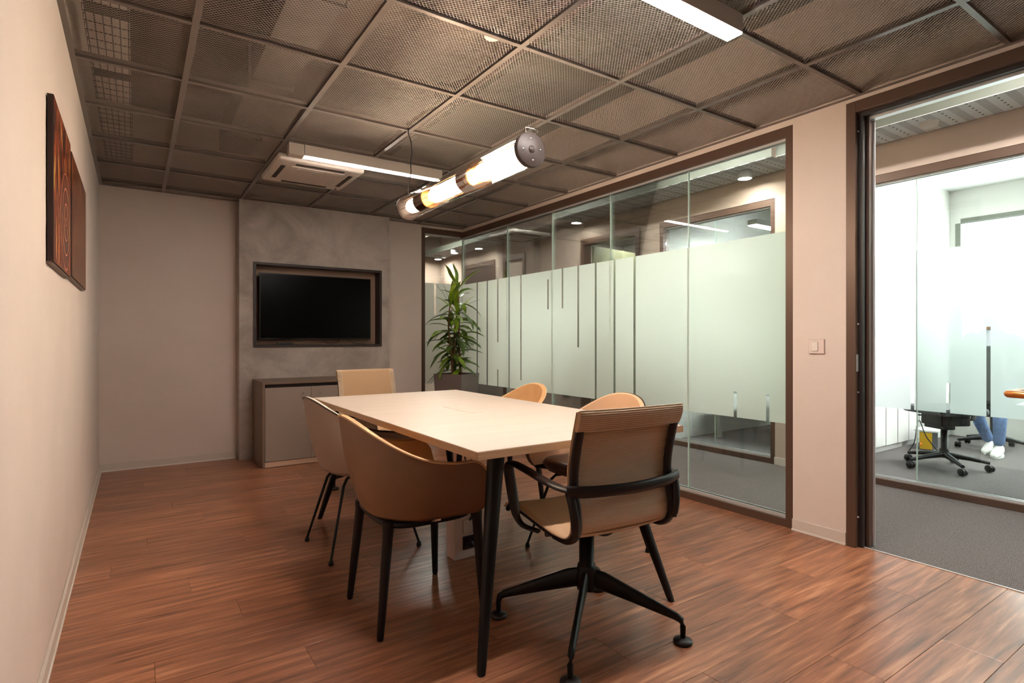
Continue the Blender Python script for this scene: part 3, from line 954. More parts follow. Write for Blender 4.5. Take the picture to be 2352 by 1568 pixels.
mb = MB(); mb.tube([(0.0, 0.014, 0.094), (0.0, 0.014, H - PZ + 0.01)], 0.0006, n=6)
obj('suspension_wire', mb, M['tray'], pl)
mb = MB()
zt = H - PZ + 0.06
mb.tube([(0.005, Lp - 0.01, 0.07), (0.0, Lp - 0.012, 0.11), (0.012, Lp - 0.01, 0.17), (0.022, Lp - 0.01, 0.23), (0.018, Lp - 0.01, 0.29),
         (0.028, Lp - 0.01, 0.35), (0.022, Lp - 0.01, 0.41), (0.004, Lp - 0.01, 0.46), (0.003, Lp - 0.01, zt)], 0.0035, n=8)
obj('power_cord', mb, M['cord'], pl)
mb = MB(); mb.tube([(0, Lp - 0.01, 0.06), (0.0, Lp - 0.03, 0.085), (0.01, Lp - 0.35, 0.075)], 0.0012, n=6); obj('suspension_wire', mb, M['chrome'], pl)

ac2 = copy_tree(ac); ac2.location = (4.3, 6.2, 2.47)
tag(ac2, 'white ceiling cassette air conditioner hanging in the far corridor')
for (x, y_) in ((-0.27, -0.27), (0.27, -0.27), (-0.27, 0.27), (0.27, 0.27)):
    mb = MB(); mb.tube([(x, y_, 0.045), (x, y_, 3.0 - 2.47)], 0.004, n=6)
    obj('hanger_rod', mb, M['silver'], ac2)
tag(ac, 'white square ceiling cassette air conditioner in the meeting room mesh ceiling')
# corridor trays, downlights and detector
def corridor_tray(y0, y1, x0, x1, z, label):
    r = empty('perforated_tray', ((x0 + x1) / 2, y0, z)); tag(r, label, 'ceiling tray', 'perforated trays over the corridor')
    w = (x1 - x0) / 2; L = y1 - y0
    mb = MB(); mb.box(-w, w, 0, L, 0, 0.004); obj('perforated_sheet', mb, M['perf'], r)
    mb = MB(); mb.box(-w, -w + 0.004, 0, L, 0.004, 0.09); mb.box(w - 0.004, w, 0, L, 0.004, 0.09); obj('side_flange', mb, M['tray_side'], r)
    for k in range(max(2, int(L / 0.9))):
        mb = MB(); mb.tube([(0, 0.3 + k * 0.9, 0.004), (0, 0.3 + k * 0.9, 3.0 - z)], 0.004, n=6); obj('hanger_rod', mb, M['silver'], r)
    return r
corridor_tray(-1.5, 2.55, 4.29, 4.655, 2.57, 'long white perforated ceiling tray above the office front facing the doorway')
corridor_tray(2.565, 5.4, 4.25, 4.655, 2.57, 'short perforated tray over the shorter office front')
corridor_tray(6.9, 9.1, 4.25, 4.655, 2.57, 'far perforated tray near the corridor doors')
mb = MB()
mb.tube([(3.95, -2.5, 2.78), (3.95, 9.0, 2.78)], 0.014, n=10)
tag(obj('conduit_pipe', mb, M['housing']), 'thin beige conduit along the corridor soffit', 'pipe')
for k, (x, yy) in enumerate(((4.05, 1.95), (4.05, 3.1), (4.05, 4.9))):
    mb = MB(); mb.tube([(x - 0.12, yy, 2.80), (x + 0.14, yy - 0.04, 2.74)], 0.028, n=12)
    tag(obj('pipe_branch', mb, M['white']), ['short white pipe stub above the doorway tray', 'short white pipe stub by the corridor light', 'short white pipe stub far along the corridor'][k], 'pipe')
mb = MB(); mb.lathe([(0.0001, -0.045), (0.03, -0.045), (0.05, -0.03), (0.055, 0.0)], 24, (4.46, 1.56, 2.57))
tag(obj('smoke_detector', mb, M['white_plastic']), 'round smoke detector on the perforated tray outside the doorway', 'smoke detector')
DL = [((4.43, 2.92), 'round corridor downlight nearest the cream column'), ((4.43, 5.18), 'round corridor downlight past the second glass joint'),
      ((4.43, 7.5), 'far corridor downlight above the plant'), ((4.33, 8.1), 'far corridor downlight left of the pair'), ((4.43, 8.9), 'lowest looking far corridor downlight'),
      ((4.43, 0.6), 'corridor downlight out beyond the door leaf'), ((4.43, -1.7), 'corridor downlight at the near end of the corridor')]
for (x, yy), lab in DL:
    r = empty('downlight', (x, yy, 2.505)); tag(r, lab, 'downlight', 'corridor downlights')
    mb = MB(); mb.lathe([(0.0545, 0.012), (0.0545, 0.0), (0.062, 0.0), (0.062, 0.062), (0.0001, 0.062), (0.0001, 0.012)], 24); obj('can', mb, M['white'], r)
    mb = MB(); mb.lathe([(0.0001, 0.003), (0.054, 0.003), (0.054, 0.01), (0.0001, 0.01)], 24); obj('lens', mb, M['down'], r)
def office_light(x0, x1, y0, y1, z, label):
    r = empty('office_light', ((x0 + x1) / 2, (y0 + y1) / 2, z)); tag(r, label, 'ceiling light', 'linear lights in the offices')
    w, d = (x1 - x0) / 2, (y1 - y0) / 2
    mb = MB(); mb.box(-w, w, -d, d, 0.006, 0.06); obj('housing', mb, M['white'], r)
    mb = MB(); mb.box(-w + 0.004, w - 0.004, -d + 0.004, d - 0.004, 0, 0.006); obj('diffuser', mb, M['led_cool'], r)
    for s in (-0.8, 0.8):
        mb = MB()
        a = (w * s, 0) if w > d else (0, d * s)
        mb.tube([(a[0], a[1], 0.06), (a[0], a[1], 2.8 - z)], 0.0015, n=6); obj('suspension_wire', mb, M['silver'], r)
for k, (yy, lab) in enumerate(((-1.6, 'unseen soffit light added at the near end of the corridor'), (0.7, 'unseen soffit light added outside the doorway'), (3.0, 'unseen soffit light added over the shorter office front'), (5.3, 'unseen soffit light added near the open olive door'), (7.6, 'unseen soffit light added at the far end of the corridor'))):
    r = empty('added_corridor_light', (3.72, yy, 2.84)); tag(r, lab, 'ceiling light', 'added linear lights in the corridor soffit')  # out of view, added to light the corridor and frosted film evenly
    mb = MB(); mb.box(-0.04, 0.04, -0.6, 0.6, 0.006, 0.16); obj('housing', mb, M['white'], r)
    mb = MB(); mb.box(-0.036, 0.036, -0.596, 0.596, 0, 0.006); obj('diffuser', mb, M['led_fill'], r)
r = empty('office_light', (5.4, 5.2, 2.5)); tag(r, 'square ceiling light added to brighten the side room with the olive door', 'ceiling light', 'linear lights in the offices')
mb = MB(); mb.box(-0.2, 0.2, -0.2, 0.2, 0.006, 0.1); obj('housing', mb, M['white'], r)  # lamp added so the side room is not dark
mb = MB(); mb.box(-0.19, 0.19, -0.19, 0.19, 0, 0.006); obj('diffuser', mb, M['led_fill'], r)
office_light(5.5, 6.7, 1.45, 1.53, 2.6, 'white linear light in the office beyond the doorway')
office_light(5.4, 6.6, -0.6, -0.52, 2.6, 'white linear light deeper along the bright office')
office_light(5.3, 6.5, 3.36, 3.46, 2.28, 'hanging linear light in the smaller office')

# ================================================================== FURNITURE
# conference table
TX0, TX1, TY0, TY1, TZ = 0.905, 1.905, 1.54, 3.54, 0.74
tb = empty('conference_table', ((TX0 + TX1) / 2, (TY0 + TY1) / 2, 0))
tag(tb, 'pale rectangular conference table with tan edge and black splayed legs', 'table')
mb = MB(); mb.box(-0.4985, 0.4985, -0.9985, 0.9985, TZ - 0.0015, TZ, 0); obj('table_surface', mb, M['tabletop'], tb)
mb = MB(); mb.box(-0.5, 0.5, -1.0, 1.0, TZ - 0.028, TZ - 0.0015); obj('tabletop_core', mb, M['table_edge'], tb, bevel=0.001)
mb = MB()
for s in (-1, 1):
    mb.box(-0.34, 0.34, s * 0.795 - 0.03, s * 0.795 + 0.03, TZ - 0.055, TZ - 0.028)
    mb.box(s * 0.28 - 0.02, s * 0.28 + 0.02, -0.765, 0.765, TZ - 0.055, TZ - 0.028)
obj('under_frame', mb, M['black'], tb)
for sx in (-1, 1):
    for sy in (-1, 1):
        mb = MB()
        # flat tapered leg: wide across y-diagonal at the top, slim at the foot
        rings = []
        for (t, wa, wb) in ((0.0, 0.031, 0.029), (0.03, 0.030, 0.028), (0.5, 0.022, 0.021), (0.97, 0.0140, 0.0140), (1.0, 0.012, 0.012)):
            z = (TZ - 0.03) * (1 - t)
            cx_ = sx * (0.290 + 0.175 * t); cy_ = sy * (0.785 + 0.180 * t)
            ring = []
            for k in range(12):
                a = 2 * pi * k / 12
                ca, sa = cos(a), sin(a)
                ring.append((cx_ + wa * math.copysign(abs(ca) ** 0.6, ca), cy_ + wb * math.copysign(abs(sa) ** 0.6, sa), z))
            rings.append(ring)
        mb.rings(rings); obj('leg', mb, M['black'], tb)
fp = MB(); fp.box(-0.045, 0.045, -0.15, 0.15, TZ, TZ + 0.0015)
fl_ = obj('cable_flap', fp, M['white_plastic'], tb, loc=(0.0, -0.01, 0), bevel=0.0005)
mb = MB(); mb.box(-0.040, 0.040, -0.145, 0.145, TZ + 0.0015, TZ + 0.0022)
obj('flap_lid', mb, M['tabletop'], fl_)
mb = MB(); mb.box(-0.002, 0.002, -0.14, 0.14, TZ + 0.0022, TZ + 0.003)
obj('flap_seam', mb, M['white_plastic'], fl_)
mb = MB()
mb.box(-0.10, 0.10, -0.15, 0.15, TZ - 0.11, TZ - 0.028)
obj('cable_basket', mb, M['black'], tb)

# cables hanging from the table to the socket box
for k in range(3):
    mb = MB()
    x = 1.36 + k * 0.035
    pts = [(x, 2.48, TZ - 0.113), (x - 0.02, 2.46, 0.5), (x + 0.03, 2.44, 0.34), (1.40 + 0.02 * k, 2.43, 0.24 - 0.05 * k), (1.40 + 0.02 * k, 2.453, 0.19 - 0.06 * k if k < 2 else 0.085)]
    # smooth it
    P = [Vector(p) for p in pts]; sm = []
    for i in range(len(P) - 1):
        for t in (0, 0.25, 0.5, 0.75):
            p0, p1, p2, p3 = P[max(i - 1, 0)], P[i], P[i + 1], P[min(i + 2, len(P) - 1)]
            sm.append(0.5 * ((2 * p1) + (-p0 + p2) * t + (2 * p0 - 5 * p1 + 4 * p2 - p3) * t * t + (-p0 + 3 * p1 - 3 * p2 + p3) * t ** 3))
    sm.append(P[-1])
    mb.tube(sm, 0.0045, n=8)
    tag(obj('power_cable', mb, M['cord']), ['black cable dropping to the upper socket of the floor box', 'black cable plugged into the lower socket, left plug', 'black cable plugged into the lower socket, right plug'][k], 'cable', 'cables under the table')
# floor socket box
sb = empty('floor_socket_box', (1.415, 2.50, 0), radians(2))
tag(sb, 'white upright socket box standing on the floor under the table', 'socket box')
mb = MB(); mb.box(-0.10, 0.10, -0.038, 0.045, 0, 0.225); obj('box_body', mb, M['switch'], sb, bevel=0.003)
mb = MB(); mb.box(-0.055, 0.062, -0.044, -0.038, 0.128, 0.195); obj('upper_socket', mb, M['white_plastic'], sb, bevel=0.002)
mb = MB(); mb.box(-0.055, 0.062, -0.044, -0.038, 0.045, 0.112); o = obj('lower_socket', mb, M['socket_dark'], sb, bevel=0.002)
for x in (-0.025, 0.03):
    mb = MB(); mb.lathe([(0.0001, -0.075), (0.014, -0.075), (0.02, -0.06), (0.02, -0.044)], 20, (x, 0, 0.078), axis='y'); obj('plug', mb, M['socket_dark'], o)

# ---------------- upholstered shell armchair
def u_path(a, b, xf, x0, n):
    """U-shaped plan: from (xf,-b) back round (-a,0) to (xf,b), facing +x"""
    straight = xf - x0
    arc = pi * (a + b) / 2
    tot = 2 * straight + arc
    out = []
    for i in range(n + 1):
        s = i / n * tot
        if s < straight:
            out.append((xf - s, -b, i / n))
        elif s < straight + arc:
            t = (s - straight) / arc * pi
            ct, st = cos(t), sin(t)
            e = 0.82
            out.append((x0 - (a + x0) * abs(st) ** e, -b * math.copysign(abs(ct) ** e, ct), i / n))
        else:
            out.append((x0 + (s - straight - arc), b, i / n))
    return out

def sstep(t):
    t = max(0.0, min(1.0, t)); return t * t * (3 - 2 * t)

def make_armchair(name, kind, outer, inner, pipe, seatm=None, zb=0.80, zarm=0.63, zbot=0.43, W=0.29, A=0.29, XF=0.21):
    root = empty(name)
    N = 88
    rim = u_path(A, W, XF, 0.02, N)
    def rimz(u):
        d = abs(u - 0.5) * 2            # 0 at back, 1 at arm tips
        z = zb + (zarm - zb) * sstep(d / 0.80)
        return z
    th = 0.026
    rows_o = []; rows_i = []
    cx0 = 0.0
    TT = [0.0, 0.04, 0.10, 0.2, 0.35, 0.5, 0.65, 0.8, 0.92, 1.0]
    def pt(i, t, off):
        x, y_, u = rim[i]
        d = abs(u - 0.5) * 2
        zr = rimz(u)
        # arm tips curve down towards the front
        tip = max(0.0, (d - 0.86) / 0.14)
        zr = zr - 0.105 * (1 - math.sqrt(max(0.0, 1 - tip ** 2.2)))
        z = zbot + t * (zr - zbot)
        h = (z - zbot) / (zb - zbot)
        e = 1 - (1 - min(1, t * 1.15)) ** 2.4
        sxs = 0.70 + 0.30 * (0.42 * e + 0.58 * h) if x < 0.05 else 0.70 + 0.30 * (0.42 * e + 0.58 * h)
        sy = 0.84 + 0.16 * (e * 0.8 + 0.2 * h)
        xx = x * sxs if x < 0 else x * (0.94 + 0.06 * e) - 0.02 * tip * 0
        yy = y_ * sy
        # inward offset
        if off:
            nx, ny = -xx, -yy
            if x > 0.0: nx = 0
            l = math.hypot(nx, ny) or 1
            xx += nx / l * off; yy += ny / l * off
        return (xx, yy, z)
    for t in TT:
        rows_o.append([pt(i, t, 0) for i in range(N + 1)])
        rows_i.append([pt(i, t, th) for i in range(N + 1)])
    mb = MB()
    mb.grid(rows_o, smooth=True, flip=True)
    # bottom tuck under the seat
    under = [[(p[0] * k, p[1] * k, zbot - dz) for p in rows_o[0]] for k, dz in ((1.0, 0.0), (0.93, 0.016), (0.6, 0.024), (0.0, 0.026))]
    mb.grid(under, smooth=True)
    for e_ in (0, N):
        ca = [r[e_] for r in rows_o]; cb = [r[e_] for r in rows_i]
        mid = [((p[0] + q[0]) / 2 + 0.010, (p[1] + q[1]) / 2, p[2]) for p, q in zip(ca, cb)]
        mb.grid([ca, mid, cb], smooth=True, flip=(e_ == N))
    obj('outer_shell', mb, outer, root)
    mb = MB()
    mb.grid(rows_i, smooth=True)
    # rim and front caps
    mb.grid([rows_o[-1], [((a[0] + b_[0]) / 2, (a[1] + b_[1]) / 2, a[2] + 0.006) for a, b_ in zip(rows_o[-1], rows_i[-1])], rows_i[-1]], smooth=True, flip=True)
    obj('inner_upholstery', mb, inner, root)
    # seat pad
    mb = MB(); rings = []
    for (k, z) in ((0.90, zbot - 0.015), (0.97, zbot + 0.004), (1.0, zbot + 0.022), (0.95, zbot + 0.038), (0.7, zbot + 0.042), (0.3, zbot + 0.040)):
        ring = []
        for j in range(40):
            a = 2 * pi * j / 40
            ca, sa = cos(a), sin(a)
            ring.append((0.012 + 0.190 * k * math.copysign(abs(ca) ** 0.62, ca), 0.214 * k * math.copysign(abs(sa) ** 0.62, sa), z - 0.01 * max(0, -ca)))
        rings.append(ring)
    mb.rings(rings); obj('seat', mb, seatm or inner, root)
    # piping along the outer rim
    mb = MB()
    path = [(p[0], p[1], p[2] + 0.002) for p in rows_o[-1]]
    path = [r[0] for r in rows_o[2:-1]] + path + [r[-1] for r in rows_o[2:-1]][::-1]
    mb.tube(path, 0.0045, n=8); obj('piping', mb, pipe, root)
    if kind == 'wood':
        mb = MB()
        ring = []
        for j in range(40):
            a = 2 * pi * j / 40; ca, sa = cos(a), sin(a)
            ring.append((0.182 * math.copysign(abs(ca) ** 0.5, ca) + 0.004, 0.212 * math.copysign(abs(sa) ** 0.5, sa), zbot - 0.022))
        mb.tube(ring, 0.013, n=8, closed=True, flat=1.0)
        obj('seat_ring', mb, M['black'], root)
        for (fx, fy, tx, ty) in ((-0.205, -0.195, -0.165, -0.17), (-0.205, 0.195, -0.165, 0.17), (0.205, -0.235, 0.185, -0.205), (0.205, 0.235, 0.185, 0.205)):
            mb = MB()
            mb.tube([(tx, ty, zbot - 0.012), (tx * 1.02, ty * 1.02, zbot - 0.05), ((tx + fx) / 2, (ty + fy) / 2, zbot * 0.5), (fx, fy, 0.012), (fx, fy, 0.0)],
                    [0.026, 0.0205, 0.018, 0.0135, 0.011], n=12, flat=0.85)
            obj('leg', mb, M['black_wood'], root)
        mb = MB(); mb.box(-0.02, 0.02, -0.232, -0.226, zbot - 0.020, zbot - 0.012); obj('maker_tab', mb, M['chrome'], root)
    else:
        mb = MB()
        mb.box(-0.13, 0.13, -0.02, 0.02, zbot - 0.05, zbot - 0.025); mb.box(-0.02, 0.02, -0.13, 0.13, zbot - 0.05, zbot - 0.025)
        obj('leg_bracket', mb, M['black'], root)
        for (fx, fy) in ((-0.23, -0.2), (-0.23, 0.2), (0.235, -0.215), (0.235, 0.215)):
            mb = MB()
            mb.tube([(fx * 0.30, fy * 0.30, zbot - 0.032), (fx * 0.52, fy * 0.55, zbot - 0.045), (fx * 0.62, fy * 0.64, zbot - 0.075), (fx, fy, 0.02)], [0.008, 0.008, 0.008, 0.0065], n=8)
            lg = obj('leg', mb, M['black'], root)
            mb = MB(); mb.lathe([(0.0001, 0), (0.012, 0.0), (0.013, 0.008), (0.009, 0.022), (0.0001, 0.024)], 14, (fx, fy, 0)); obj('glide', mb, M['black'], lg)
    return root

G = 'upholstered shell armchairs around the table'
a1 = make_armchair('armchair', 'wood', M['camel'], M['camel_in'], M['camel_pipe'])
a1.location = (0.955, 2.15, 0); a1.rotation_euler = (0, 0, radians(-2))
tag(a1, 'camel leather shell armchair with tapered dark legs, nearest the left wall', 'armchair', G)
a2 = make_armchair('armchair', 'wire', M['taupe'], M['cream'], M['dark_pipe'])
a2.location = (1.015, 2.96, 0); a2.rotation_euler = (0, 0, radians(2))
tag(a2, 'cream and taupe shell armchair on thin metal legs, beside the sideboard', 'armchair', G)
a3 = make_armchair('armchair', 'wire', M['dark_leather'], M['tan'], M['dark_pipe'], M['dark_leather'], W=0.275)
a3.location = (1.965, 2.20, 0); a3.rotation_euler = (0, 0, radians(181))
tag(a3, 'tan shell armchair with dark edge, half hidden behind the mesh task chair', 'armchair', G)
a4 = make_armchair('armchair', 'wood', M['camel'], M['camel_in'], M['camel_pipe'], W=0.275)
a4.location = (1.96, 3.04, 0); a4.rotation_euler = (0, 0, radians(177))
tag(a4, 'ochre shell armchair on the glass side of the table near the plant', 'armchair', G)

# ---------------- ribbed sling task chair
def spline(P, k=6):
    P = [Vector(p) for p in P]; out = []
    for i in range(len(P) - 1):
        p0, p1, p2, p3 = P[max(i - 1, 0)], P[i], P[i + 1], P[min(i + 2, len(P) - 1)]
        for j in range(k):
            t = j / k
            out.append(0.5 * ((2 * p1) + (-p0 + p2) * t + (2 * p0 - 5 * p1 + 4 * p2 - p3) * t * t + (-p0 + 3 * p1 - 3 * p2 + p3) * t ** 3))
    out.append(P[-1])
    return out

def make_task_chair(name):
    """faces +y"""
    root = empty(name)
    prof = [(0, 0.235, 0.425), (0, 0.205, 0.447), (0, 0.10, 0.442), (0, -0.02, 0.428), (0, -0.12, 0.420), (0, -0.19, 0.428), (0, -0.228, 0.468),
            (0, -0.228, 0.53), (0, -0.212, 0.60), (0, -0.213, 0.67), (0, -0.232, 0.76), (0, -0.262, 0.862)]
    sp = spline(prof, 8)
    hw = 0.212
    def pos(i, x):
        p = sp[i]
        t = i / (len(sp) - 1)
        # sling sags a little in the middle of the seat
        q = 1 - (x / hw) ** 2
        sag = 0.010 * q
        n = (0, 0)
        a = sp[min(i + 1, len(sp) - 1)] - sp[max(i - 1, 0)]
        a.normalize()
        # normal pointing down/back
        ny, nz = a.z, -a.y
        return (x, p.y - ny * -0.012 - abs(sag) * (1 if t > 0.55 else 0.2), p.z + nz * 0.012 - sag * (1 if t < 0.5 else 0.0))
    sw_ = hw + 0.014
    xs = [-sw_ + 2 * sw_ * j / 12 for j in range(13)]
    mb = MB(); mb.grid([[pos(i, x) for x in xs] for i in range(len(sp))])
    sl_ = obj('sling', mb, M['sling'], root)
    sd = sl_.modifiers.new('solid', 'SOLIDIFY'); sd.thickness = 0.002
    # ribs
    mb = MB()
    fine = spline(prof, 17)
    NN = len(fine)
    for i in range(1, NN - 1):
        p = fine[i]
        a = (fine[i + 1] - fine[i - 1]).normalized()
        t = i / (NN - 1)
        ring_pts = []
        pts = []
        for x in xs:
            q = 1 - (x / hw) ** 2; sag = 0.010 * q
            pts.append((x, p.y + a.z * 0.012 - sag * (1 if t > 0.55 else 0.2), p.z - a.y * 0.012 - sag * (1 if t < 0.5 else 0)))
        mb.tube(pts, 0.0023, n=4, phase=pi / 4, caps=True)
    o = obj('sling_ribs', mb, M['rib'], sl_); o['kind'] = 'stuff'
    # thicker wrapped top band
    mb = MB()
    for s, nm in ((0, 0),):
        rings = []
        for j in range(13):
            x = -hw - 0.012 + (2 * hw + 0.024) * j / 12
            c = (0, -0.256 - 0.010 * (1 - (x / hw) ** 2), 0.835)
            ring = []
            for k in range(14):
                a = 2 * pi * k / 14
                ly, lz = 0.013 * cos(a), 0.036 * sin(a)
                # tilt with the back
                ring.append((x, c[1] + ly - lz * 0.28, c[2] + lz))
            rings.append(ring)
        mb.rings(rings)
    tbn = obj('top_band', mb, M['sling'], root)
    mb = MB()
    for k in range(11):
        z = 0.803 + k * 0.0068
        mb.tube([(x, -0.256 - 0.010 * (1 - (x / hw) ** 2) - 0.0115 * math.sqrt(max(0.05, 1 - ((z - 0.835) / 0.037) ** 2)) - (z - 0.835) * 0.28, z) for x in [-hw - 0.011 + (2 * hw + 0.022) * j / 10 for j in range(11)]], 0.0022, n=4, phase=pi / 4)
    o = obj('band_ribs', mb, M['rib'], tbn); o['kind'] = 'stuff'
    # side rails
    for s in (-1, 1):
        mb = MB()
        P = spline([(s * (hw - (0.004 if p[1] < -0.1 else 0.0)), p[1], p[2]) for p in prof], 6)
        wide = []
        for p in P:
            w_ = 0.010 if p.y > -0.1 else (0.018 if p.z < 0.80 else 0.011)
            wide.append((0.0095, w_))
        mb.tube(P, wide, n=12, up=(1, 0, 0))
        obj('side_rail', mb, M['rail'], root)
        # armrest
        mb = MB()
        arm = spline([(s * 0.222, -0.01, 0.412), (s * 0.238, 0.065, 0.412), (s * 0.247, 0.098, 0.435), (s * 0.252, 0.112, 0.48), (s * 0.259, 0.138, 0.595), (s * 0.260, 0.136, 0.622), (s * 0.260, 0.118, 0.637), (s * 0.259, 0.04, 0.634), (s * 0.258, -0.10, 0.620), (s * 0.250, -0.185, 0.612), (s * 0.232, -0.222, 0.606)], 6)
        rr = []
        for i, p in enumerate(arm):
            u = i / (len(arm) - 1)
            rr.append((0.008, 0.0125 + 0.010 * sstep((u - 0.15) / 0.2) - 0.006 * sstep((u - 0.85) / 0.15)))
        mb.tube(arm, rr, n=14, up=(1, 0, 0))
        mb.tube(spline([(s * 0.232, -0.218, 0.604), (s * 0.228, -0.232, 0.56), (s * 0.222, -0.238, 0.51), (s * 0.216, -0.234, 0.46)], 5), [(0.012, 0.016)] * 14 + [(0.009, 0.012)] * 2, n=12, up=(1, 0, 0))
        obj('armrest', mb, M['rail'], root)
    mb = MB()
    mb.tube(spline([(-0.245, -0.222, 0.606), (-0.16, -0.252, 0.602), (0, -0.268, 0.600), (0.16, -0.252, 0.602), (0.245, -0.222, 0.606)], 6), [(0.009, 0.020)] * 25, n=10)
    obj('rear_bar', mb, M['rail'], root)
    # seat support, column, star
    mb = MB(); mb.tube(spline([(0, 0.10, 0.405), (0, 0, 0.395), (0, -0.06, 0.395), (0, -0.12, 0.402)], 4), [(0.05 - 0.003 * abs(k - 6), 0.012) for k in range(13)], n=12)
    mb.tube(spline([(-hw, -0.05, 0.418), (-0.1, -0.03, 0.398), (0, -0.02, 0.392), (0.1, -0.03, 0.398), (hw, -0.05, 0.418)], 4), [(0.011, 0.016)] * 17, n=10)
    obj('seat_support', mb, M['rail'], root)
    mb = MB(); mb.lathe([(0.0001, 0.155), (0.036, 0.155), (0.040, 0.18), (0.036, 0.235), (0.033, 0.25), (0.028, 0.252), (0.028, 0.392), (0.0001, 0.392)], 28)
    obj('column', mb, M['black'], root)
    for k in range(4):
        a = pi / 4 + k * pi / 2
        ca, sa = cos(a), sin(a)
        mb = MB()
        P = [(0.02 * ca, 0.02 * sa, 0.197), (0.06 * ca, 0.06 * sa, 0.190), (0.18 * ca, 0.18 * sa, 0.147), (0.325 * ca, 0.325 * sa, 0.094), (0.344 * ca, 0.344 * sa, 0.082), (0.35 * ca, 0.35 * sa, 0.060), (0.35 * ca, 0.35 * sa, 0.015)]
        mb.tube(P, [(0.014, 0.037), (0.014, 0.036), (0.0125, 0.026), (0.0115, 0.015), (0.011, 0.013), (0.010, 0.011), (0.009, 0.009)], n=12)
        lg = obj('leg', mb, M['black'], root)
        mb = MB(); mb.lathe([(0.0001, 0.0), (0.033, 0.0), (0.035, 0.006), (0.033, 0.012), (0.018, 0.019), (0.0001, 0.021)], 24, (0.35 * ca, 0.35 * sa, 0)); obj('glide', mb, M['rail'], lg)
    return root
GT = 'ribbed sling task chairs at the table ends'
t1 = make_task_chair('task_chair'); t1.location = (1.422, 1.602, 0); t1.rotation_euler = (0, 0, radians(-5))
tag(t1, 'tan ribbed sling task chair with dark armrests, back turned to the camera', 'office chair', GT)
t2 = copy_tree(t1); t2.location = (1.475, 3.90, 0); t2.rotation_euler = (0, 0, radians(184))
tag(t2, 'pale sling task chair at the far end of the table before the sideboard', 'office chair', GT)
for ch in t2.children:
    if ch.name.startswith('sling') or ch.name.startswith('top_band'):
        pass

# ---------------- sideboard
CX0, CX1, CY0, CZ = 0.897, 1.70, 5.115, 0.735
cb = empty('sideboard', ((CX0 + CX1) / 2, 5.35, 0))
tag(cb, 'low grey brown two door sideboard under the television', 'cabinet')
ox, oy = (CX0 + CX1) / 2, 5.35
def cbx(name, x0, x1, y0, y1, z0, z1, m, bevel=0, parent=cb):
    return box_obj(name, x0 - ox, x1 - ox, y0 - oy, y1 - oy, z0, z1, m, parent, bevel)
cbx('side_panel', CX0, CX0 + 0.02, CY0, PF - 0.004, 0, CZ - 0.022, M['cab_body'], 0.001)
cbx('side_panel', CX1 - 0.02, CX1, CY0, PF - 0.004, 0, CZ - 0.022, M['cab_body'], 0.001)
cbx('cabinet_top', CX0, CX1, CY0, PF - 0.004, CZ - 0.022, CZ, M['cab_body'], 0.001)
cbx('carcass', CX0 + 0.02, CX1 - 0.02, CY0 + 0.03, PF - 0.01, 0.0, CZ - 0.022, M['cab_gap'])
cbx('plinth', CX0 + 0.02, CX1 - 0.02, CY0 + 0.008, CY0 + 0.03, 0.004, 0.05, M['plinth'], 0.001)
mid = (CX0 + CX1) / 2
for (x0, x1, kx) in ((CX0 + 0.022, mid - 0.0015, mid - 0.075), (mid + 0.0015, CX1 - 0.022, mid + 0.07)):
    d = cbx('door', x0, x1, CY0 + 0.001, CY0 + 0.019, 0.054, CZ - 0.052, M['cab'], 0.001)
    mb = MB(); mb.tube([(kx - ox, CY0 - oy + 0.001, 0.628), (kx - ox, CY0 - oy - 0.022, 0.628)], 0.0035, n=8)
    mb.lathe([(0.0001, -0.03), (0.008, -0.028), (0.009, -0.022), (0.0001, -0.02)], 14, (kx - ox, CY0 - oy, 0.628), axis='y')
    mb.tube([(kx - ox, CY0 - oy - 0.024, 0.628), (kx - ox + 0.003, CY0 - oy - 0.024, 0.600)], 0.003, n=8)
    obj('knob', mb, M['chrome'], d)

# ---------------- television, media box, cable
tv = empty('television', (1.495, 5.66, 1.41))
tag(tv, 'black flat television hung in the framed concrete niche', 'television')
mb = MB(); mb.box(-0.535, 0.535, -0.03, 0.0, -0.31, 0.315); obj('tv_body', mb, M['bezel'], tv, bevel=0.004)
mb = MB(); mb.box(-0.527, 0.527, -0.032, -0.030, -0.300, 0.307); obj('screen', mb, M['screen'], tv)
mb = MB(); mb.box(-0.2, 0.2, 0.0, 0.066, -0.15, 0.15); obj('wall_bracket', mb, M['black'], tv)
mb = MB(); mb.box(-0.07, 0.07, -0.025, 0.025, 0, 0.018)
o = obj('media_box', mb, M['bezel'], loc=(1.19, 5.635, NZ0 + 0.0225), bevel=0.002); tag(o, 'small flat black box on the niche ledge below the television', 'media box')
mb = MB(); mb.tube(spline([(1.55, 5.662, 1.12), (1.58, 5.65, 1.068), (1.64, 5.645, 1.056), (1.70, 5.65, 1.08), (1.73, 5.665, 1.115), (1.80, 5.66, 1.10), (1.86, 5.65, 1.062), (1.98, 5.65, 1.056)], 6), 0.0025, n=6)
tag(obj('television_cable', mb, M['cord']), 'thin black cable looping under the television', 'cable')

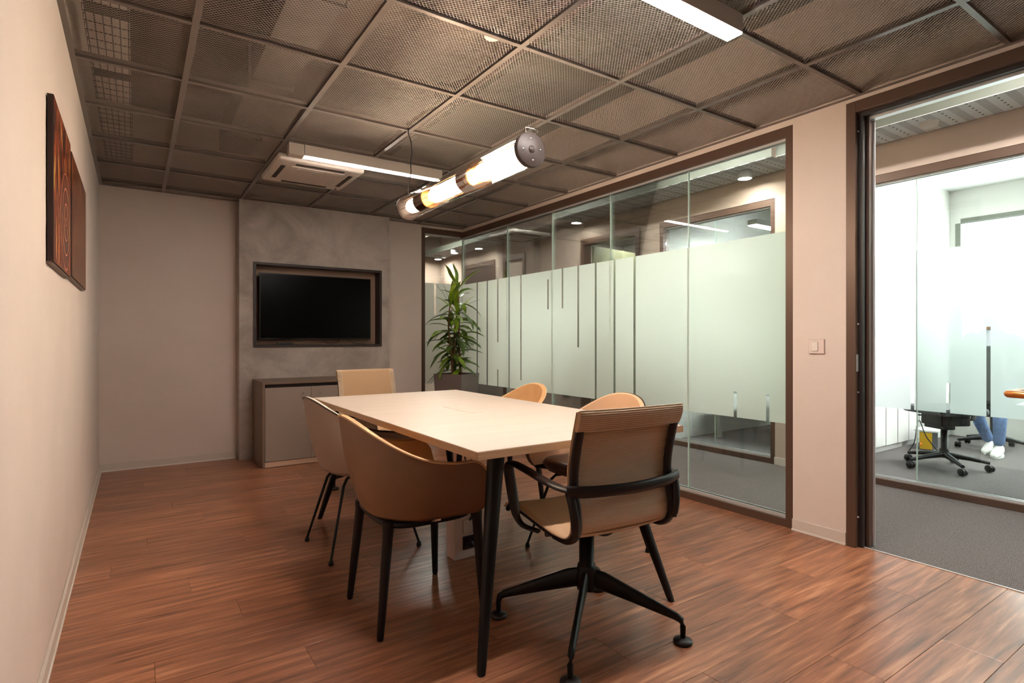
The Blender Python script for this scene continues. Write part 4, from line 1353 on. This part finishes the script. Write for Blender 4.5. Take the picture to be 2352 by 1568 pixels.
# ---------------- canvases on the left wall
def canvas(name, y0, y1, z0, z1, m, label):
    r = empty(name, (XL, (y0 + y1) / 2, (z0 + z1) / 2)); tag(r, label, 'picture', 'gear print canvases on the left wall')
    w, h = (y1 - y0) / 2, (z1 - z0) / 2
    mb = MB(); mb.box(0.003, 0.020, -w, w, -h, h); obj('stretched_canvas', mb, M['canvas_side'], r, bevel=0.001)
    mb = MB(); mb.add([(0.0208, -w + 0.001, -h + 0.001), (0.0208, w - 0.001, -h + 0.001), (0.0208, w - 0.001, h - 0.001), (0.0208, -w + 0.001, h - 0.001)], [(0, 1, 2, 3)])
    obj('print', mb, m, r)
    mb = MB(); mb.box(0.0, 0.016, -w, w, -h - 0.006, -h); obj('lower_edge', mb, M['cab_body'], r)
    return r
canvas('canvas_picture', 2.40, 2.985, 1.36, 1.918, M['art_a'], 'larger orange and red mechanical print canvas, nearer the camera')
canvas('canvas_picture', 3.04, 3.87, 1.372, 1.905, M['art_b'], 'darker brown mechanical print canvas, farther along the left wall')

# ---------------- potted dracaena
pp = empty('potted_plant', (2.856, 5.294, 0), radians(28))
tag(pp, 'tall dracaena with drooping leaves in a square planter in the corner', 'plant')
mb = MB()
S0, S1, PH = 0.14, 0.175, 0.735
def sq(s, z): return [(-s, -s, z), (s, -s, z), (s, s, z), (-s, s, z)]
mb.rings([sq(S0, 0), sq(S1, PH), sq(S1 - 0.018, PH), sq(S1 - 0.02, PH - 0.06)], caps=True, smooth=False)
obj('planter', mb, M['pot'], pp)
mb = MB(); mb.rings([sq(S1 - 0.021, PH - 0.08), sq(S1 - 0.021, PH - 0.02)], smooth=False); obj('soil', mb, M['soil'], pp)
canes = [[(-0.03, 0.03, PH - 0.03), (-0.05, 0.04, PH + 0.25), (-0.08, 0.05, PH + 0.5), (-0.07, 0.04, PH + 0.72)],
         [(0.05, -0.02, PH - 0.03), (0.03, -0.01, PH + 0.3), (0.045, 0.0, PH + 0.65), (0.04, 0.01, PH + 0.9)],
         [(0.0, 0.06, PH - 0.03), (0.0, 0.03, PH + 0.2), (-0.01, 0.02, PH + 0.45), (0.0, 0.0, PH + 0.62)]]
cps = []
for c in canes:
    P = spline(c, 6); mb = MB(); mb.tube(P, [0.013 - 0.006 * i / (len(P) - 1) for i in range(len(P))], n=8)
    obj('cane', mb, M['cane'], pp); cps.append(P)
rnd = random.Random(11)
def leaf_mesh(L, w, droop, up0):
    """one strap leaf along +x, arching; folded slightly along the midrib"""
    mb = MB(); n = 9
    ang = up0; x = z = 0.0
    rowsA = []
    for i in range(n + 1):
        t = i / n
        ww = w * (sin(pi * min(1, t * 1.02)) ** 0.75) * (1.0 if t < 0.6 else 1.0) + 0.002
        if t < 0.25: ww = w * 0.25 + (w * 0.75) * (t / 0.25) * 0.9 + 0.001
        if i == n: ww = 0.0008
        wob = 0.008 * sin(t * 9 + L * 40)
        fold = ww * 0.35
        rowsA.append([(x, -ww + wob, z + fold), (x, wob, z), (x, ww + wob, z + fold)])
        x += L / n * cos(ang); z += L / n * sin(ang)
        ang -= droop / n
    mb.grid(rowsA)
    return mb
protos = []
for k in range(8):
    protos.append([leaf_mesh(0.23 + 0.035 * (k % 4), 0.025 + 0.003 * (k % 3), radians(36 + 11 * (k % 5)), radians(26 - 12 * (k % 4))).mesh('leaf', M[mn]) for mn in ('leaf', 'leaf_dark')])
young = [leaf_mesh(0.30 + 0.03 * k, 0.022, radians(18 + 8 * k), radians(72 - 5 * k)).mesh('leaf', M['leaf_young' if k % 2 else 'leaf']) for k in range(4)]
for ci, P in enumerate(cps):
    nl = (30, 34, 22)[ci]
    for k in range(nl):
        t = 0.12 + 0.80 * (k / nl)
        p = P[min(len(P) - 1, int(t * (len(P) - 1)))]
        me = protos[rnd.randrange(8)][0 if rnd.random() < 0.35 + 0.4 * t else 1]
        o = link('leaf', me, pp, loc=p)
        o.rotation_euler = (rnd.uniform(-0.3, 0.3), rnd.uniform(-0.15, 0.35) - 0.25 * t, k * 2.399 + ci)
    top = P[-1]
    for k in range(6):
        o = link('leaf', young[k % 4], pp, loc=top)
        o.rotation_euler = (0, rnd.uniform(-0.15, 0.3), k * 2.1 + ci * 0.8)
        if k == 0: o.rotation_euler = (0, -0.2, ci * 1.3)

# ================================================================== BEYOND THE GLASS
# low anthracite box against the corridor wall
mb = MB(); mb.box(-0.16, 0.16, -0.3, 0.3, 0, 0.42)
o = obj('storage_bin', mb, M['anthracite'], loc=(4.46, 7.6, 0), bevel=0.005); tag(o, 'low anthracite box in the corridor behind the planter', 'box')
# wall socket on the corridor wall
r = empty('wall_socket', (XO, 5.66, 0.385)); tag(r, 'grey double socket low on the corridor wall', 'socket')
mb = MB(); mb.box(-0.012, 0, -0.07, 0.07, -0.04, 0.04); obj('cover_plate', mb, M['tray_side'], r, bevel=0.002)
for s in (-1, 1):
    mb = MB(); mb.box(-0.015, -0.012, s * 0.034 - 0.02, s * 0.034 + 0.02, -0.02, 0.02); obj('outlet', mb, M['socket_dark'], r)

# office swivel chair
def make_swivel(name):
    root = empty(name)
    for k in range(5):
        a = 2 * pi * k / 5 + 0.3; ca, sa = cos(a), sin(a)
        mb = MB(); mb.tube([(0.02 * ca, 0.02 * sa, 0.115), (0.17 * ca, 0.17 * sa, 0.098), (0.30 * ca, 0.30 * sa, 0.075)], [(0.026, 0.026), (0.022, 0.019), (0.016, 0.014)], n=10)
        lg = obj('base_arm', mb, M['black'], root)
        mb = MB(); mb.lathe([(0.0001, -0.022), (0.028, -0.022), (0.03, -0.006), (0.02, 0.0), (0.03, 0.006), (0.028, 0.022), (0.0001, 0.022)], 18, (0.30 * ca, 0.30 * sa, 0.03), axis='y'); obj('caster', mb, M['black'], lg)
    mb = MB(); mb.lathe([(0.0001, 0.09), (0.035, 0.09), (0.035, 0.16), (0.026, 0.17), (0.026, 0.4), (0.0001, 0.4)], 20); obj('gas_column', mb, M['black'], root)
    mb = MB(); mb.box(-0.12, 0.10, -0.13, 0.13, 0.37, 0.47); mb.box(-0.06, 0.16, -0.05, 0.05, 0.33, 0.40); mb.tube([(0.08, 0, 0.43), (0.26, 0.02, 0.42)], 0.008, n=8); obj('tilt_mechanism', mb, M['black'], root, bevel=0.01)
    mb = MB(); mb.box(-0.22, 0.22, -0.21, 0.21, 0.465, 0.53); obj('seat', mb, M['anthracite'], root, bevel=0.025)
    mb = MB(); mb.tube([(-0.16, 0, 0.43), (-0.28, 0, 0.45), (-0.30, 0, 0.62)], [(0.03, 0.01)] * 3, n=8); mb.box(-0.32, -0.28, -0.21, 0.21, 0.6, 1.05); obj('backrest', mb, M['anthracite'], root, bevel=0.015)
    return root
sw = make_swivel('swivel_chair'); sw.location = (5.75, 1.90, 0); sw.rotation_euler = (0, 0, radians(60))
tag(sw, 'black swivel chair on casters seen below the office film', 'office chair')
s2 = copy_tree(sw); s2.location = (7.17, 1.96, 0); s2.rotation_euler = (0, 0, radians(185))
tag(s2, 'second swivel chair deeper in the office, under the seated person', 'office chair')
# desk in office
dk = empty('office_desk', (5.9, 0.6, 0)); tag(dk, 'white office desk behind the frosted film', 'desk')
mb = MB(); mb.box(-0.8, 0.45, -0.7, 0.35, 0.71, 0.735); obj('desk_top', mb, M['white'], dk)
for (x, y_) in ((-0.75, -0.65), (-0.75, 0.3), (0.40, -0.65), (0.40, 0.3)):
    mb = MB(); mb.box(x - 0.02, x + 0.02, y_ - 0.02, y_ + 0.02, 0, 0.71); obj('leg', mb, M['white'], dk)
dk2 = empty('office_desk', (6.0, 3.5, 0)); tag(dk2, 'white desk in the smaller office, one leg showing under the film', 'desk')
mb = MB(); mb.box(-0.6, 0.6, -0.45, 0.45, 0.71, 0.735); obj('desk_top', mb, M['white'], dk2)
for (x, y_) in ((-0.56, -0.4), (-0.56, 0.4), (0.56, -0.4), (0.56, 0.4)):
    mb = MB(); mb.box(x - 0.02, x + 0.02, y_ - 0.02, y_ + 0.02, 0.0, 0.71); obj('leg', mb, M['white'], dk2)
# yellow fronted device
ub = empty('backup_battery', (6.62, 2.32, 0), radians(8)); tag(ub, 'white and dark power unit with yellow front on the office floor', 'power unit')
mb = MB(); mb.box(-0.10, 0.12, -0.055, 0.055, 0.0, 0.18); obj('unit_case', mb, M['anthracite'], ub, bevel=0.006)
mb = MB(); mb.box(-0.108, -0.10, -0.05, 0.05, 0.008, 0.172); obj('front_panel', mb, M['yellow'], ub)
mb = MB(); mb.box(-0.10, 0.16, -0.10, 0.10, 0.18, 0.195); obj('paper_tray', mb, M['white'], ub)
mb = MB(); mb.lathe([(0.0001, -0.005), (0.006, -0.005), (0.006, 0)], 10, (-0.109, 0.04, 0.06), axis='x'); obj('indicator_light', mb, M['red_led'], ub)
mb = MB(); mb.tube(spline([(6.50, 2.20, 0.01), (6.40, 2.26, 0.15), (6.36, 2.30, 0.30), (6.24, 2.28, 0.28), (6.18, 2.28, 0.12), (6.2, 2.34, 0.008)], 6), 0.005, n=6)
tag(obj('device_cable', mb, M['cord']), 'black cable looping beside the yellow fronted power unit', 'cable')

# seated person behind the film: one continuous skinned body
def skinned(name, verts, edges, radii, m, parent=None, sub=2, root_i=0):
    me = bpy.data.meshes.new(name); me.from_pydata(verts, edges, []); me.materials.append(m)
    o = link(name, me, parent)
    sk = o.modifiers.new('skin', 'SKIN')
    for i, r in enumerate(radii):
        me.skin_vertices[0].data[i].radius = (r, r) if not hasattr(r, '__len__') else r
        me.skin_vertices[0].data[i].use_root = (i == root_i)
    sk.use_smooth_shade = True
    s = o.modifiers.new('sub', 'SUBSURF'); s.levels = sub; s.render_levels = sub
    return o
pr = empty('person', (7.17, 1.96, 0), radians(185))      # local +x = facing direction
tag(pr, 'seated person in blue jeans and white shoes behind the frosted office glass', 'person')
V = [(0, 0, 0.66), (0.0, 0, 0.80), (0.0, 0, 0.98), (0.01, 0, 1.13), (0.03, 0, 1.21),      # pelvis, waist, chest, shoulders base, neck
     (0.0, 0.19, 1.10), (0.06, 0.24, 0.88), (0.27, 0.15, 0.74), (0.0, -0.19, 1.10), (0.06, -0.24, 0.88), (0.27, -0.15, 0.74)]
E_ = [(0, 1), (1, 2), (2, 3), (3, 4), (3, 5), (5, 6), (6, 7), (3, 8), (8, 9), (9, 10)]
skinned('upper_body', V, E_, [(0.15, 0.11), (0.15, 0.11), (0.16, 0.12), (0.12, 0.09), (0.055, 0.055), 0.062, 0.045, 0.036, 0.062, 0.045, 0.036], M['shirt'], pr)
V = [(0, 0, 0.65), (0.06, 0.10, 0.63), (0.42, 0.13, 0.58), (0.45, 0.13, 0.30), (0.43, 0.12, 0.09), (0.06, -0.10, 0.63), (0.40, -0.10, 0.58), (0.34, -0.04, 0.30), (0.25, 0.02, 0.10)]
skinned('jeans', V, [(0, 1), (1, 2), (2, 3), (3, 4), (0, 5), (5, 6), (6, 7), (7, 8)], [0.12, 0.09, 0.068, 0.056, 0.046, 0.09, 0.068, 0.056, 0.046], M['jeans'], pr)
for (sx_, sy_) in ((0.43, 0.12), (0.25, 0.02)):
    rings = []
    for (x, w, h, z) in ((-0.06, 0.028, 0.045, 0.045), (-0.03, 0.038, 0.055, 0.055), (0.03, 0.038, 0.05, 0.05), (0.10, 0.042, 0.034, 0.034), (0.15, 0.040, 0.028, 0.028), (0.18, 0.028, 0.02, 0.02), (0.19, 0.012, 0.012, 0.014)):
        rings.append([(sx_ + x, sy_ + w * cos(2 * pi * k / 14), z + h * sin(2 * pi * k / 14)) for k in range(14)])
    mb = MB(); mb.rings(rings); o = obj('shoe', mb, M['shoe'], pr)
    mb = MB()
    mb.rings([[(sx_ + 0.062 + 0.13 * cos(2 * pi * k / 20), sy_ + 0.046 * sin(2 * pi * k / 20), z) for k in range(20)] for z in (0.0, 0.018)]); obj('sole', mb, M['white'], o)
mb = MB()
rings = []
for (z, rx, ry, dx) in ((1.12, 0.045, 0.05, 0.03), (1.16, 0.06, 0.055, 0.045), (1.20, 0.085, 0.068, 0.05), (1.26, 0.096, 0.075, 0.045), (1.32, 0.096, 0.074, 0.04), (1.36, 0.07, 0.055, 0.035), (1.38, 0.03, 0.02, 0.03)):
    rings.append([(dx + rx * cos(2 * pi * k / 20), ry * sin(2 * pi * k / 20), z) for k in range(20)])
mb.rings(rings)
mb.rings([[(0.135 + s * 0.6, yy, 1.215 + dz) for (yy, dz) in ((-0.012 * w, 0), (0, 0.03 * w), (0.012 * w, 0), (0, -0.006))] for s, w in ((0.0, 1.0), (0.022, 0.5))])
for s in (-1, 1):
    mb.lathe([(0.0001, -0.006), (0.018, -0.004), (0.02, 0.004), (0.0001, 0.008)], 12, (0.04, s * 0.076, 1.24), axis='y')
hd = obj('head', mb, M['skin'], pr, loc=(0, 0, 0.08))
mb = MB(); rings = []
for (z, rx, ry, dx) in ((1.24, 0.07, 0.082, 0.015), (1.30, 0.095, 0.084, 0.022), (1.36, 0.092, 0.076, 0.028), (1.395, 0.06, 0.05, 0.03), (1.405, 0.02, 0.02, 0.03)):
    rings.append([(dx + rx * cos(2 * pi * k / 20), ry * sin(2 * pi * k / 20), z) for k in range(20)])
mb.rings(rings); obj('hair', mb, M['hair'], pr, loc=(0, 0, 0.08))
for s in (-1, 1):
    mb = MB()
    mb.tube([(0.33, s * 0.17, 0.78), (0.38, s * 0.165, 0.775), (0.43, s * 0.16, 0.77)], [(0.026, 0.02), (0.036, 0.015), (0.034, 0.012)], n=10)
    for k in range(4):
        yy = s * 0.16 + (-0.027 + 0.018 * k)
        Lf = (0.055, 0.07, 0.075, 0.062)[k]
        mb.tube([(0.42, yy, 0.77), (0.43 + Lf * 0.5, yy, 0.768), (0.43 + Lf, yy, 0.752)], [0.0085, 0.008, 0.006], n=8)
    mb.tube([(0.37, s * 0.16 - s * 0.03, 0.77), (0.40, s * 0.16 - s * 0.052, 0.768), (0.435, s * 0.16 - s * 0.058, 0.762)], [0.011, 0.009, 0.007], n=8)
    obj('hand', mb, M['skin'], pr, loc=(-0.06, -0.01 * s, -0.04))
